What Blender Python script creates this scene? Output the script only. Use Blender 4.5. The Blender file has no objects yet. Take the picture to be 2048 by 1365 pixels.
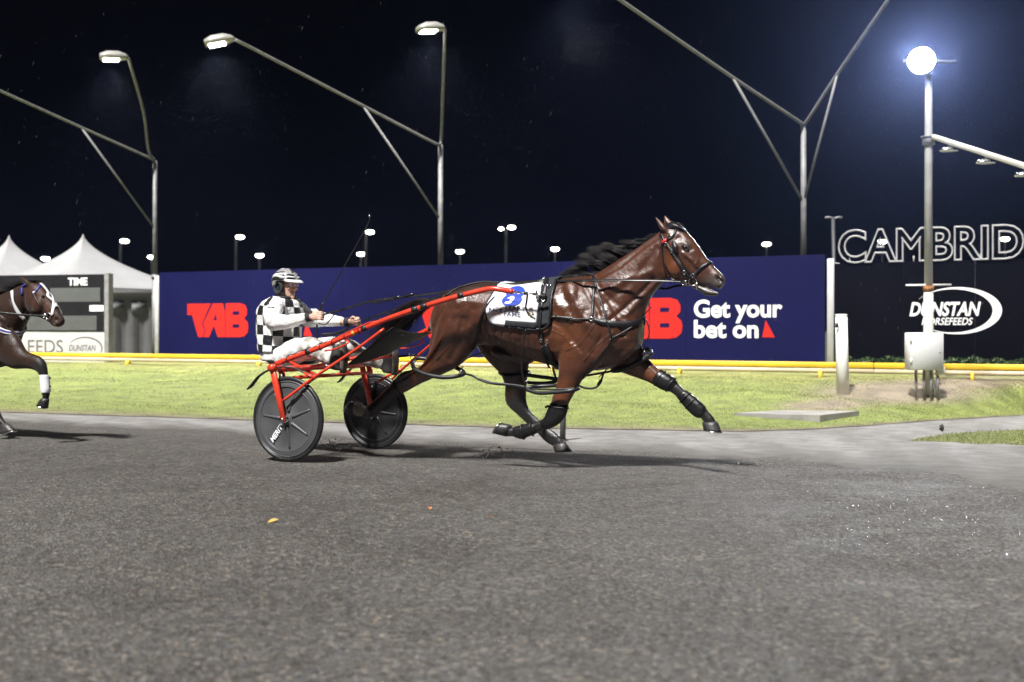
import bpy, bmesh, math, random
import numpy as np
from mathutils import Vector
from mathutils.bvhtree import BVHTree
random.seed(7); RNG = np.random.default_rng(7)
S = bpy.context.scene
COL = S.collection

# ------------------------------------------------------------------ camera, night sky, flood light, exposure
FPX, CX, HY, HC = 2200.0, 1024.0, 660.0, 1.093      # focal length and horizon in photo pixels, eye height in metres
cam = bpy.data.cameras.new('camera'); camo = bpy.data.objects.new('camera', cam); COL.objects.link(camo)
camo.location = (0, 0, HC); camo.rotation_euler = (math.radians(90), 0, 0)
cam.sensor_width = 36.0; cam.lens = 36.0 * FPX / 2048; cam.shift_y = -(682.5 - HY) / 2048
cam.clip_end = 2000; cam.clip_start = 0.05
cam.dof.use_dof = True; cam.dof.focus_distance = 8.9; cam.dof.aperture_fstop = 1.8
S.camera = camo
W0 = bpy.data.worlds.new('World'); S.world = W0; W0.use_nodes = True
bg = W0.node_tree.nodes['Background']; bg.inputs[0].default_value = (0.55, 0.65, 1.0, 1); bg.inputs[1].default_value = 0.0008
sun = bpy.data.lights.new('track_flood_light', 'SUN'); suno = bpy.data.objects.new('track_flood_light', sun); COL.objects.link(suno)
sun.energy = 4.6; sun.angle = math.radians(5); sun.color = (1.0, 0.975, 0.94)
suno.rotation_euler = Vector((0.26, 0.50, -0.83)).to_track_quat('-Z', 'Y').to_euler()
S.view_settings.view_transform = 'Standard'; S.view_settings.look = 'None'
S.view_settings.exposure = 0.92; S.view_settings.gamma = 1.0
S.render.engine = 'CYCLES'
S.cycles.use_denoising = True
S.cycles.max_bounces = 5; S.cycles.volume_bounces = 0; S.cycles.sample_clamp_indirect = 4.0
S.cycles.volume_step_rate = 4.0

# ------------------------------------------------------------------ geometry helpers
YAW = math.radians(25)                                # the track runs to the right and a little towards the camera
H = np.array([math.cos(YAW), -math.sin(YAW), 0.0])    # heading
N = np.array([math.sin(YAW), math.cos(YAW), 0.0])     # across the track, away from the camera
Z = np.array([0, 0, 1.0]); CAM = np.array([0, 0, HC])
P0 = np.array([(575 - CX) / FPX * 9.11, 9.11, 0.0])   # where the near sulky wheel touches the track
HALF = 0.675
MID = P0 + HALF * N                                   # a point on the middle plane of horse and sulky
BANK = 0.02
def ray(px, py): return np.array([(px - CX) / FPX, 1.0, -(py - HY) / FPX])
def at(px, py, D): return CAM + D * ray(px, py)
def U(px, py, off=0.0, mid=None):
    m = MID if mid is None else mid
    d = ray(px, py); D = (N @ (m - CAM) + off) / (N @ d)
    return CAM + D * d
def track_z(p): return -BANK * (N[0] * (p[..., 0] - P0[0]) + N[1] * (p[..., 1] - P0[1]))
def on_track(px, py, dz=0.0):
    d = ray(px, py); k = N @ (CAM - P0)
    D = (CAM[2] + BANK * k - dz) / (-d[2] - BANK * (N @ d))
    return CAM + D * d
def nrm(v): v = np.asarray(v, float); return v / max(np.linalg.norm(v), 1e-9)
def catmull(P, k):
    P = np.asarray(P, float); n = len(P)
    if n < 3 or k <= 1:
        return P if k <= 1 else np.array([P[0] + (P[-1] - P[0]) * i / k for i in range(k + 1)])
    E = np.vstack([2 * P[0] - P[1], P, 2 * P[-1] - P[-2]]); out = []
    for i in range(n - 1):
        a, b, c, d = E[i], E[i + 1], E[i + 2], E[i + 3]
        for j in range(k):
            t = j / k
            out.append(0.5 * (2 * b + (c - a) * t + (2 * a - 5 * b + 4 * c - d) * t * t + (3 * b - a - 3 * c + d) * t ** 3))
    out.append(P[-1]); return np.array(out)

# ------------------------------------------------------------------ materials
MATS = {}
def mat(name, col, rough=0.6, metal=0.0, var=0.12, vscale=8.0, bump=0.0, bscale=40.0, coat=0.0, emit=None, estr=0.0, alpha=1.0, trans=0.0, attr=None, spec=0.5, coord='Object'):
    if name in MATS: return MATS[name]
    m = bpy.data.materials.new(name); m.use_nodes = True; nt = m.node_tree; b = nt.nodes['Principled BSDF']
    b.inputs['Roughness'].default_value = rough; b.inputs['Metallic'].default_value = metal
    b.inputs['Coat Weight'].default_value = coat; b.inputs['Coat Roughness'].default_value = 0.12
    b.inputs['Specular IOR Level'].default_value = spec
    b.inputs['Transmission Weight'].default_value = trans; b.inputs['Alpha'].default_value = alpha
    tc = nt.nodes.new('ShaderNodeTexCoord'); src = None
    if attr:
        a = nt.nodes.new('ShaderNodeAttribute'); a.attribute_name = attr; src = a.outputs['Color']
    if var > 0 or attr:
        nz = nt.nodes.new('ShaderNodeTexNoise'); nz.inputs['Scale'].default_value = vscale; nz.inputs['Detail'].default_value = 6
        nt.links.new(tc.outputs[coord], nz.inputs['Vector'])
        mr = nt.nodes.new('ShaderNodeMapRange'); mr.inputs['From Min'].default_value = 0.3; mr.inputs['From Max'].default_value = 0.7
        mr.inputs['To Min'].default_value = 1 - var; mr.inputs['To Max'].default_value = 1 + var
        nt.links.new(nz.outputs['Fac'], mr.inputs['Value'])
        mx = nt.nodes.new('ShaderNodeMix'); mx.data_type = 'RGBA'; mx.blend_type = 'MULTIPLY'; mx.inputs[0].default_value = 1.0
        if src is not None: nt.links.new(src, mx.inputs[6])
        else: mx.inputs[6].default_value = (*col, 1)
        nt.links.new(mr.outputs['Result'], mx.inputs[7]); nt.links.new(mx.outputs[2], b.inputs['Base Color'])
        mr2 = nt.nodes.new('ShaderNodeMapRange'); mr2.inputs['To Min'].default_value = max(0.02, rough - 0.12); mr2.inputs['To Max'].default_value = min(1, rough + 0.12)
        nt.links.new(nz.outputs['Fac'], mr2.inputs['Value']); nt.links.new(mr2.outputs['Result'], b.inputs['Roughness'])
    else: b.inputs['Base Color'].default_value = (*col, 1)
    if bump > 0:
        n2 = nt.nodes.new('ShaderNodeTexNoise'); n2.inputs['Scale'].default_value = bscale; n2.inputs['Detail'].default_value = 5
        nt.links.new(tc.outputs[coord], n2.inputs['Vector'])
        bp = nt.nodes.new('ShaderNodeBump'); bp.inputs['Strength'].default_value = bump; bp.inputs['Distance'].default_value = 0.01
        nt.links.new(n2.outputs['Fac'], bp.inputs['Height']); nt.links.new(bp.outputs['Normal'], b.inputs['Normal'])
    if emit: b.inputs['Emission Color'].default_value = (*emit, 1); b.inputs['Emission Strength'].default_value = estr
    MATS[name] = m; return m
M_black = mat('black_leather', (0.012, 0.012, 0.014), 0.34, var=0.4, bump=0.25, bscale=220)
M_rubber = mat('black_rubber', (0.018, 0.018, 0.02), 0.4, var=0.3, bump=0.1, bscale=120)
M_cloth_b = mat('black_felt', (0.02, 0.022, 0.027), 0.85, var=0.35, vscale=30, bump=0.4, bscale=250)
M_chrome = mat('chrome', (0.75, 0.75, 0.74), 0.22, 1.0, var=0.1)
M_brass = mat('brass', (0.72, 0.55, 0.25), 0.3, 1.0, var=0.1)
M_red = mat('red_enamel', (0.62, 0.045, 0.02), 0.28, var=0.14, vscale=14, coat=0.5, bump=0.04, bscale=60)
M_white = mat('white_paint', (0.84, 0.84, 0.83), 0.5, var=0.06, vscale=3)
M_galv = mat('galvanised_steel', (0.24, 0.24, 0.245), 0.55, 0.2, var=0.2, vscale=9)
M_hoof = mat('hoof_horn', (0.028, 0.026, 0.026), 0.45, var=0.45, vscale=25, bump=0.2, bscale=60)
M_hair = mat('black_hair', (0.016, 0.011, 0.009), 0.42, var=0.5, vscale=25)

# ------------------------------------------------------------------ object builders
def wloc(o):
    p = Vector((0, 0, 0))
    while o is not None: p = p + Vector(o.location); o = o.parent
    return np.array(p)
def tag(o, label=None, cat=None, group=None, kind=None):
    if label: o['label'] = label
    if cat: o['category'] = cat
    if group: o['group'] = group
    if kind: o['kind'] = kind
    return o
def empty(name, loc, label, cat, group=None):
    o = bpy.data.objects.new(name, None); COL.objects.link(o); o.location = Vector(loc); o.empty_display_size = 0.1
    return tag(o, label, cat, group)
def obj(name, v, f, m, parent=None, smooth=True, loc=None):
    v = np.asarray(v, float)
    if parent is not None: base = wloc(parent)
    else: base = np.asarray(loc, float) if loc is not None else np.array([v[:, 0].mean(), v[:, 1].mean(), v[:, 2].min()])
    me = bpy.data.meshes.new(name); me.from_pydata((v - base).tolist(), [], [tuple(int(i) for i in q) for q in f]); me.update()
    if smooth: me.polygons.foreach_set('use_smooth', [True] * len(me.polygons))
    if m is not None: me.materials.append(m)
    o = bpy.data.objects.new(name, me); COL.objects.link(o)
    if parent is None: o.location = Vector(base)
    else: o.parent = parent
    return o
def recalc(o):
    bm = bmesh.new(); bm.from_mesh(o.data); bmesh.ops.recalc_face_normals(bm, faces=bm.faces); bm.to_mesh(o.data); bm.free(); return o
def merge(parts):
    V, F, k = [], [], 0
    for v, f in parts:
        V.append(np.asarray(v, float)); F += [tuple(int(i) + k for i in q) for q in f]; k += len(v)
    return np.vstack(V), F
def loft(rings, cap=True, closed=False):
    R = np.asarray(rings, float); n, k = R.shape[:2]; v = R.reshape(-1, 3); f = []
    for i in range(n if closed else n - 1):
        a, b = i * k, ((i + 1) % n) * k
        for j in range(k):
            j2 = (j + 1) % k; f.append((a + j, a + j2, b + j2, b + j))
    if cap and not closed: f += [tuple(range(k - 1, -1, -1)), tuple(range((n - 1) * k, n * k))]
    return v, f
def frames(P):
    P = np.asarray(P, float); T = np.gradient(P, axis=0); T = np.array([nrm(t) for t in T])
    up = np.array([0, 0, 1.0]) if abs(T[0][2]) < 0.9 else np.array([1.0, 0, 0])
    A = []
    for t in T:
        a = nrm(np.cross(t, up)); up = nrm(np.cross(a, t)); A.append((a, up))
    return T, A
def tube(P, r, k=8, closed=False, cap=True):
    P = np.asarray(P, float); r = np.broadcast_to(np.asarray(r, float), (len(P),)); T, A = frames(P)
    if closed:
        Pn = np.roll(P, -1, 0) - np.roll(P, 1, 0); A = []; c = P.mean(0); nn = nrm(np.cross(P[0] - c, P[len(P) // 4] - c))
        for t in Pn: A.append((nn, nrm(np.cross(nrm(t), nn))))
    th = np.arange(k) * 2 * math.pi / k
    R = [P[i] + r[i] * (np.outer(np.cos(th), A[i][0]) + np.outer(np.sin(th), A[i][1])) for i in range(len(P))]
    return loft(R, cap, closed)
def ribbon(P, Nn, w, t):
    P = np.asarray(P, float); w = np.broadcast_to(np.asarray(w, float), (len(P),)); T = np.gradient(P, axis=0); R = []
    for i in range(len(P)):
        n_ = nrm(Nn[i]); s = nrm(np.cross(nrm(T[i]), n_)); n_ = nrm(np.cross(s, nrm(T[i])))
        a, b = s * w[i] / 2, n_ * t / 2
        R.append([P[i] - a * 0.94 + b, P[i] + a * 0.94 + b, P[i] + a + b * 0.3, P[i] + a - b, P[i] - a - b, P[i] - a + b * 0.3])
    return loft(R)
def box(c, ax, ay, az, bev=0.0):
    c, ax, ay, az = [np.asarray(q, float) for q in (c, ax, ay, az)]
    if bev <= 0:
        v = [c + sx * ax + sy * ay + sz * az for sx in (-1, 1) for sy in (-1, 1) for sz in (-1, 1)]
        return np.array(v), [(0, 1, 3, 2), (4, 6, 7, 5), (0, 4, 5, 1), (2, 3, 7, 6), (0, 2, 6, 4), (1, 5, 7, 3)]
    lx, ly = np.linalg.norm(ax), np.linalg.norm(ay); ux, uy = ax / lx, ay / ly; lz = np.linalg.norm(az); uz = az / lz
    R = []
    for z_, ins in ((-lz, bev), (-lz + bev, 0), (lz - bev, 0), (lz, bev)):
        a, b = lx - ins, ly - ins; q = bev
        pts = [(a - q, -b), (a, -b + q), (a, b - q), (a - q, b), (-a + q, b), (-a, b - q), (-a, -b + q), (-a + q, -b)]
        R.append([c + x * ux + y * uy + z_ * uz for x, y in pts])
    return loft(R)
def bar(a, b, w, h, up=Z, bev=0.0):
    a, b = np.asarray(a, float), np.asarray(b, float); t = nrm(b - a); s = nrm(np.cross(t, up)); u = nrm(np.cross(s, t))
    return box((a + b) / 2, s * w / 2, u * h / 2, (b - a) / 2, bev)
def ball(c, r, k=12, ax=None):
    c = np.asarray(c, float); r = np.broadcast_to(np.asarray(r, float), (3,)); ax = np.eye(3) if ax is None else np.asarray(ax)
    R = []
    for i in range(1, k):
        ph = math.pi * i / k
        R.append([c + math.sin(ph) * math.cos(a) * r[0] * ax[0] + math.sin(ph) * math.sin(a) * r[1] * ax[1] + math.cos(ph) * r[2] * ax[2] for a in np.arange(2 * k) * math.pi / k])
    v, f = loft(R, False); n = len(v); v = np.vstack([v, c + r[2] * ax[2], c - r[2] * ax[2]]); m_ = 2 * k
    for j in range(m_):
        f.append((n, (j + 1) % m_, j)); f.append((n + 1, n - m_ + j, n - m_ + (j + 1) % m_))
    return v, f
def ring_pts(c, a, b, k=24):
    th = np.arange(k) * 2 * math.pi / k; return np.asarray(c) + np.outer(np.cos(th), a) + np.outer(np.sin(th), b)
def poly_prism(pts2, o, ux, uy, uz, th):
    n_ = len(pts2); o = np.asarray(o, float)
    f_ = [o + p[0] * ux + p[1] * uy + uz * th for p in pts2]; b_ = [o + p[0] * ux + p[1] * uy for p in pts2]
    return np.array(f_ + b_), [tuple(range(n_)), tuple(range(2 * n_ - 1, n_ - 1, -1))] + [(i, i + n_, (i + 1) % n_ + n_, (i + 1) % n_) for i in range(n_)]
def text_mesh(s, bold=0.0, shear=0.0, outline=0.0, extrude=0.0, res=4):
    c = bpy.data.curves.new('t', 'FONT'); c.body = s; c.size = 1.0; c.offset = bold; c.shear = shear; c.resolution_u = res
    if outline: c.fill_mode = 'NONE'; c.bevel_depth = outline; c.bevel_resolution = 1
    c.extrude = extrude
    o = bpy.data.objects.new('t', c); COL.objects.link(o); bpy.context.view_layer.update()
    me = bpy.data.meshes.new_from_object(o.evaluated_get(bpy.context.evaluated_depsgraph_get()))
    v = np.array([q.co[:] for q in me.vertices]).reshape(-1, 3); f = [tuple(p.vertices) for p in me.polygons]
    bpy.data.objects.remove(o); bpy.data.curves.remove(c); bpy.data.meshes.remove(me); return v, f
def letters(word, **kw):
    """each character of a word with its own vertices, in text units (cap height about 0.7)"""
    out = []
    for i, ch in enumerate(word):
        if ch == ' ': continue
        v, f = text_mesh(ch, **kw); full, _ = text_mesh(word[:i + 1], **kw)
        v[:, 0] += full[:, 0].max() - v[:, 0].max(); out.append((ch, v, f))
    return out

# ------------------------------------------------------------------ organic bodies: lofted limbs fused into one skin
def px_loft(secs, off, mid=None, k=20, interp=4, p=2.0, fn=None):
    """secs: (ax, ay, bx, by, half width[, off]) two opposite outline points of each cross-section"""
    fn = fn or U
    A = np.array([fn(s[0], s[1], s[5] if len(s) > 5 else off, mid) for s in secs]); B = np.array([fn(s[2], s[3], s[5] if len(s) > 5 else off, mid) for s in secs])
    W = np.array([[s[4], 0, 0] for s in secs]); A, B, W = catmull(A, interp), catmull(B, interp), catmull(W, interp)
    th = np.arange(k) * 2 * math.pi / k; c = np.sign(np.cos(th)) * np.abs(np.cos(th)) ** (2 / p); s_ = np.sign(np.sin(th)) * np.abs(np.sin(th)) ** (2 / p)
    return loft([(A[i] + B[i]) / 2 + np.outer(c, (A[i] - B[i]) / 2) + np.outer(s_, N) * W[i][0] for i in range(len(A))])
def edges_of(f):
    f = np.asarray(f); e = np.vstack([f[:, [0, 1]], f[:, [1, 2]], f[:, [2, 3]], f[:, [3, 0]]]); e.sort(1); return np.unique(e, axis=0)
def smooth(v, e, it, lam=0.5, mask=None):
    deg = np.bincount(e.ravel(), minlength=len(v)).astype(float)[:, None]; deg[deg == 0] = 1
    for i in range(it):
        s = np.zeros_like(v); np.add.at(s, e[:, 0], v[e[:, 1]]); np.add.at(s, e[:, 1], v[e[:, 0]])
        d = (s / deg - v) * lam
        if mask is not None: d *= mask[:, None]
        v = v + d
    return v
def fuse(parts, voxel, it=4):
    v, f = merge(parts); me = bpy.data.meshes.new('tmp'); me.from_pydata(v.tolist(), [], f); me.update()
    o = bpy.data.objects.new('tmp', me); COL.objects.link(o); recalc(o)
    m = o.modifiers.new('r', 'REMESH'); m.mode = 'VOXEL'; m.voxel_size = voxel; m.adaptivity = 0
    bpy.context.view_layer.update(); e = o.evaluated_get(bpy.context.evaluated_depsgraph_get()); m2 = e.to_mesh()
    vv = np.empty(len(m2.vertices) * 3); m2.vertices.foreach_get('co', vv); vv = vv.reshape(-1, 3)
    ff = np.array([p.vertices[:] if len(p.vertices) == 4 else (*p.vertices, p.vertices[-1]) for p in m2.polygons])
    e.to_mesh_clear(); bpy.data.objects.remove(o); bpy.data.meshes.remove(me)
    ed = edges_of(ff); vv = smooth(vv, ed, it); return vv, ff, ed
def vnormals(v, f):
    n_ = np.cross(v[f[:, 2]] - v[f[:, 0]], v[f[:, 3]] - v[f[:, 1]]); o = np.zeros_like(v)
    for k in range(4): np.add.at(o, f[:, k], n_)
    return o / np.maximum(np.linalg.norm(o, axis=1, keepdims=True), 1e-12)
def project(v):
    d = v - CAM; return np.stack([CX + FPX * d[:, 0] / d[:, 1], HY - FPX * d[:, 2] / d[:, 1]], 1)
def seg_dist(q, poly):
    best = np.full(len(q), 1e9); poly = np.asarray(poly, float)
    if len(poly) == 1: return np.linalg.norm(q - poly[0], axis=1)
    for a, b in zip(poly[:-1], poly[1:]):
        ab = b - a; t = np.clip(((q - a) @ ab) / max(ab @ ab, 1e-9), 0, 1); best = np.minimum(best, np.linalg.norm(q - a - t[:, None] * ab, axis=1))
    return best
def lat(v, mid): return (v - mid) @ N
def side2d(v, mid):
    """coordinates of points dropped onto the middle plane of the animal, so that both flanks are shaped alike"""
    w = v - np.outer(lat(v, mid), N); return np.stack([(w - mid) @ H, w[:, 2]], 1)
def quads(f): return [tuple(q) if q[2] != q[3] else tuple(q[:3]) for q in f]
def set_color(o, C, name='Col'):
    a = o.data.color_attributes.new(name, 'FLOAT_COLOR', 'POINT'); C = np.asarray(C, float)
    if C.shape[1] == 3: C = np.hstack([C, np.ones((len(C), 1))])
    a.data.foreach_set('color', C.ravel())
def bvh_of(v, f): return BVHTree.FromPolygons([tuple(q) for q in v], quads(f))
def hit(bvh, px, py):
    r = bvh.ray_cast(Vector(CAM), Vector(nrm(ray(px, py))))
    return (None, None) if r[0] is None else (np.array(r[0]), np.array(r[1]))
def mirror(p, mid): p = np.asarray(p, float); return p - 2 * ((p - mid) @ N) * N
def dense(poly, step):
    poly = np.asarray(poly, float); out = [poly[0]]
    for a, b in zip(poly[:-1], poly[1:]):
        n_ = max(1, int(np.linalg.norm(b - a) / step))
        for i in range(1, n_ + 1): out.append(a + (b - a) * i / n_)
    return np.array(out)
def surf_path(bvh, poly, off=0.006, step=4, fallback=-0.2, mid=None):
    """a strap laid on the skin along a line seen from the side: points and outward normals"""
    P, Q = [], []
    for x, y in dense(catmull(poly, 5) if len(poly) > 2 else poly, step):
        p, n_ = hit(bvh, x, y)
        if p is None:
            q = U(x, y, 0.0, mid); r = bvh.find_nearest(Vector(q)); p, n_ = np.array(r[0]), np.array(r[1])
            if n_ @ N > 0.3: n_ = nrm(n_ - N * (n_ @ N)); p = p - N * ((p - (MID if mid is None else mid)) @ N)
        P.append(p + n_ * off); Q.append(n_)
    P, Q = np.array(P), np.array(Q)
    for i in range(3):
        if len(P) > 2: P[1:-1] = (P[:-2] + 2 * P[1:-1] + P[2:]) / 4; Q[1:-1] = (Q[:-2] + Q[1:-1] + Q[2:]) / 3
    return P, Q
def strands(name, roots, dirs_fn, m, parent, n_seg=9, r0=0.0016):
    """locks of hair: thin tapering three-sided strands, in one mesh"""
    V, F, k = [], [], 0
    for i, root in enumerate(roots):
        P = dirs_fn(i, root); n_ = len(P); T = np.gradient(P, axis=0); T /= np.maximum(np.linalg.norm(T, axis=1, keepdims=True), 1e-9)
        a = np.cross(T, [0.3, 0.5, 0.8]); a /= np.maximum(np.linalg.norm(a, axis=1, keepdims=True), 1e-9); b = np.cross(T, a)
        rr = (r0 * (1 - 0.85 * np.linspace(0, 1, n_) ** 1.5))[:, None]
        for th in (0, 2.094, 4.189): V.append(P + rr * (math.cos(th) * a + math.sin(th) * b))
        for s in range(3):
            for j in range(n_ - 1):
                a0, b0 = k + s * n_ + j, k + ((s + 1) % 3) * n_ + j; F.append((a0, a0 + 1, b0 + 1, b0))
        k += 3 * n_
    o = obj(name, np.vstack(V), F, m, parent); o['kind'] = 'stuff'; return o
# ================================================================== THE SETTING
def interp1(x, tab):
    a = np.array(tab, float); return float(np.interp(x, a[:, 0], a[:, 1]))
def line_at(A, B, px):
    """point of the ground line A-B that is seen at column px"""
    r = (px - CX) / FPX; s = (r * A[1] - A[0]) / ((B[0] - A[0]) - r * (B[1] - A[1])); return A + (B - A) * s
RL, RR = at(318, 735, 25.5), at(1650, 754, 19.0)       # foot of the running rail
HLp, HRp = at(318, 733, 27.0), at(1650, 752, 20.5)      # foot of the hoarding
EDGE = [(-2000, 770), (-600, 805), (0, 827), (500, 843), (1000, 858), (1480, 866), (1600, 863), (1740, 854), (1850, 845), (2048, 833), (2300, 826), (3000, 815)]
STRIP = [(-2000, 790), (-600, 822), (0, 840), (500, 861), (1000, 884), (1480, 902), (1800, 914), (2100, 924), (3000, 950)]
def track_mat():
    m = bpy.data.materials.new('wet_crushed_stone'); m.use_nodes = True; nt = m.node_tree; b = nt.nodes['Principled BSDF']; L = nt.links.new
    b.inputs['Specular IOR Level'].default_value = 0.35
    tc = nt.nodes.new('ShaderNodeTexCoord')
    def noise(sc, det=5, rough=0.6):
        n_ = nt.nodes.new('ShaderNodeTexNoise'); n_.inputs['Scale'].default_value = sc; n_.inputs['Detail'].default_value = det; n_.inputs['Roughness'].default_value = rough
        L(tc.outputs['Object'], n_.inputs['Vector']); return n_.outputs['Fac']
    vo = nt.nodes.new('ShaderNodeTexVoronoi'); vo.inputs['Scale'].default_value = 72; L(tc.outputs['Object'], vo.inputs['Vector'])
    cr = nt.nodes.new('ShaderNodeValToRGB'); e = cr.color_ramp.elements
    e[0].position = 0.0; e[0].color = (0.022, 0.020, 0.019, 1); e[1].position = 1.0; e[1].color = (0.25, 0.215, 0.175, 1)
    for p_, c_ in ((0.3, (0.052, 0.048, 0.044, 1)), (0.6, (0.097, 0.089, 0.077, 1)), (0.85, (0.10, 0.102, 0.108, 1))): q = e.new(p_); q.color = c_
    sp = nt.nodes.new('ShaderNodeSeparateColor'); L(vo.outputs['Color'], sp.inputs[0])
    mth = nt.nodes.new('ShaderNodeMath'); mth.operation = 'MULTIPLY_ADD'; mth.inputs[1].default_value = 0.85; L(sp.outputs[0], mth.inputs[0])
    m2 = nt.nodes.new('ShaderNodeMath'); m2.operation = 'MULTIPLY'; m2.inputs[1].default_value = 0.28; L(noise(7), m2.inputs[0]); L(m2.outputs[0], mth.inputs[2])
    L(mth.outputs[0], cr.inputs['Fac'])
    mx = nt.nodes.new('ShaderNodeMix'); mx.data_type = 'RGBA'; mx.blend_type = 'MULTIPLY'; mx.inputs[0].default_value = 1
    mr = nt.nodes.new('ShaderNodeMapRange'); mr.inputs['From Min'].default_value = 0.3; mr.inputs['From Max'].default_value = 0.7; mr.inputs['To Min'].default_value = 0.85; mr.inputs['To Max'].default_value = 1.13
    L(noise(0.55, 4), mr.inputs['Value']); L(cr.outputs['Color'], mx.inputs[6]); L(mr.outputs['Result'], mx.inputs[7]); L(mx.outputs[2], b.inputs['Base Color'])
    r1 = nt.nodes.new('ShaderNodeMapRange'); r1.inputs['From Min'].default_value = 0.38; r1.inputs['From Max'].default_value = 0.62; r1.inputs['To Min'].default_value = 0.5; r1.inputs['To Max'].default_value = 0.9
    L(noise(1.1, 6, 0.7), r1.inputs['Value']); L(r1.outputs['Result'], b.inputs['Roughness'])
    bp = nt.nodes.new('ShaderNodeBump'); bp.inputs['Strength'].default_value = 1.0; bp.inputs['Distance'].default_value = 0.012
    add = nt.nodes.new('ShaderNodeMath'); add.operation = 'ADD'; L(vo.outputs['Distance'], add.inputs[0]); L(noise(32, 5), add.inputs[1]); L(add.outputs[0], bp.inputs['Height']); L(bp.outputs['Normal'], b.inputs['Normal'])
    return m
M_track = track_mat()
# track: one banked sheet, finely divided near the camera
us = np.concatenate([np.linspace(-90, -20, 8), np.linspace(-16, 16, 65), np.linspace(20, 90, 8)]); vs = np.concatenate([np.linspace(-60, -12, 5), np.linspace(-10, 3, 53), np.linspace(4, 14, 8)])
g = np.array([[P0 + H * u + N * v_ for v_ in vs] for u in us]).reshape(-1, 3); g[:, 2] = track_z(g) + 0.006 * np.sin(g[:, 0] * 3.1 + 1.3 * np.sin(g[:, 1] * 2.3)) * np.sin(g[:, 1] * 2.7)
nv = len(vs); F = [(i * nv + j, (i + 1) * nv + j, (i + 1) * nv + j + 1, i * nv + j + 1) for i in range(len(us) - 1) for j in range(nv - 1)]
tag(obj('track', g, F, M_track, loc=(0, 0, 0)), kind='structure')
# pale dry strip and concrete path along the inside edge
M_strip = mat('pale_concrete_strip', (0.2, 0.2, 0.2), 0.8, var=0.3, vscale=5, bump=0.8, bscale=45, attr='Col')
xs = np.linspace(-1500, 2700, 240); rows = []; C = []
for x in xs:
    a, b_ = on_track(x, interp1(x, STRIP)), on_track(x, interp1(x, EDGE)); w = nrm(b_ - a); L_ = np.linalg.norm(b_ - a)
    for t in (-.35, -.15, 0, .12, .25, .45, .7, 1.0, 1.12):
        rows.append(a + w * (t * L_ + (0.13 * math.sin(x * 0.021) + 0.09 * math.sin(x * 0.057 + 1) + 0.06 * math.sin(x * 0.13 + t * 9)) * (t < .5))); k = min(1, max(0, (t + .35) / .55))
        j = .8 + .3 * math.sin(x * .043 + t * 7) * math.sin(x * .017 + t * 3); C.append(np.array([.075, .068, .060]) * (1 - k * j) + np.array([.225, .22, .213]) * k * j)
g = np.array(rows).reshape(-1, 3); g[:, 2] = track_z(g) + 0.012 - 0.018 * np.tile(np.array([1.0] + [0] * 8), len(xs)) ; nv = 9
F = [(i * nv + j, (i + 1) * nv + j, (i + 1) * nv + j + 1, i * nv + j + 1) for i in range(len(xs) - 1) for j in range(nv - 1)]
o = tag(obj('concrete_path', g, F, M_strip, loc=(0, 0, 0)), kind='structure'); set_color(o, C)
# grass bank from the path up to the rail, then level ground out to the horizon
def bank_point(x, v):
    E = on_track(x, interp1(x, EDGE)); R = line_at(RL, RR, x); R[2] = 0.30
    p = E + (R - E) * v; s = v * v * (3 - 2 * v) * 0.6 + v * 0.4
    p[2] = E[2] + 0.02 + (R[2] - E[2] - 0.02) * s
    p[2] += (0.022 * math.sin(p[0] * 1.9 + 2 * math.sin(p[1] * 0.8)) + 0.014 * math.sin(p[1] * 3.3 + p[0] * 1.2)) * min(1, v * 5)
    return p
def soil_at(px, py): # bare earth round the post and the pole, in photo columns and rows
    a = math.hypot((px - 1800) / 190, (py - 785) / 26); c = math.hypot((px - 1640) / 100, (py - 812) / 12); d_ = math.hypot((px - 1950) / 160, (py - 765) / 14)
    return max(0, 1.25 - a) + max(0, 1.15 - c) + 0.8 * max(0, 1.1 - d_)
xs = np.concatenate([np.linspace(-1800, -60, 24), np.linspace(0, 2080, 200), np.linspace(2140, 2900, 14)]); vv = np.concatenate([np.linspace(0, 1, 30), [1.06, 1.2, 1.5, 2.2]])
V, C = [], []
for x in xs:
    R = line_at(RL, RR, x)
    for v_ in vv:
        p = bank_point(x, v_) if v_ <= 1 else R + N * (v_ - 1) * 6 + Z * (0.30 - R[2])
        V.append(p)
    V.append(R + N * 30 + Z * (0.2 - R[2])); V.append(R + N * 900 + Z * (0.2 - R[2]))
V = np.array(V); pp = project(V); nv = len(vv) + 2
soil = np.array([min(1, soil_at(a, b_) * 1.6) for a, b_ in pp])
top = np.tile(np.concatenate([np.clip((vv - 0.55) / 0.4, 0, 1), [0, 0]]), len(xs)); edge = np.tile(np.concatenate([np.clip(1 - vv / 0.07, 0, 1), [0, 0]]), len(xs))
GREEN, STRAW_LIT, SOIL, DARK = np.array([0.150, 0.188, 0.046]), np.array([0.250, 0.235, 0.088]), np.array([0.20, 0.165, 0.12]), np.array([0.07, 0.07, 0.05])
nzv = 0.5 + 0.5 * np.sin(V[:, 0] * 2.3 + 1.7 * np.sin(V[:, 1] * 3.1)) * np.sin(V[:, 1] * 4.1 + V[:, 0])
mixs = np.clip(0.25 * nzv + 0.45 * top ** 2, 0, 1)[:, None]  # straw tone at random, plus lamplight on the crest painted as paler turf
C = GREEN * (1 - mixs) + STRAW_LIT * mixs; C = C * (1 - edge[:, None]) + SOIL * 0.8 * edge[:, None]; C = C * (1 - soil[:, None]) + SOIL * soil[:, None]
far = np.tile(np.concatenate([vv > 1.3, [True, True]]), len(xs)); C[far] = DARK
F = [(i * nv + j, (i + 1) * nv + j, (i + 1) * nv + j + 1, i * nv + j + 1) for i in range(len(xs) - 1) for j in range(nv - 1)]
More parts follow.
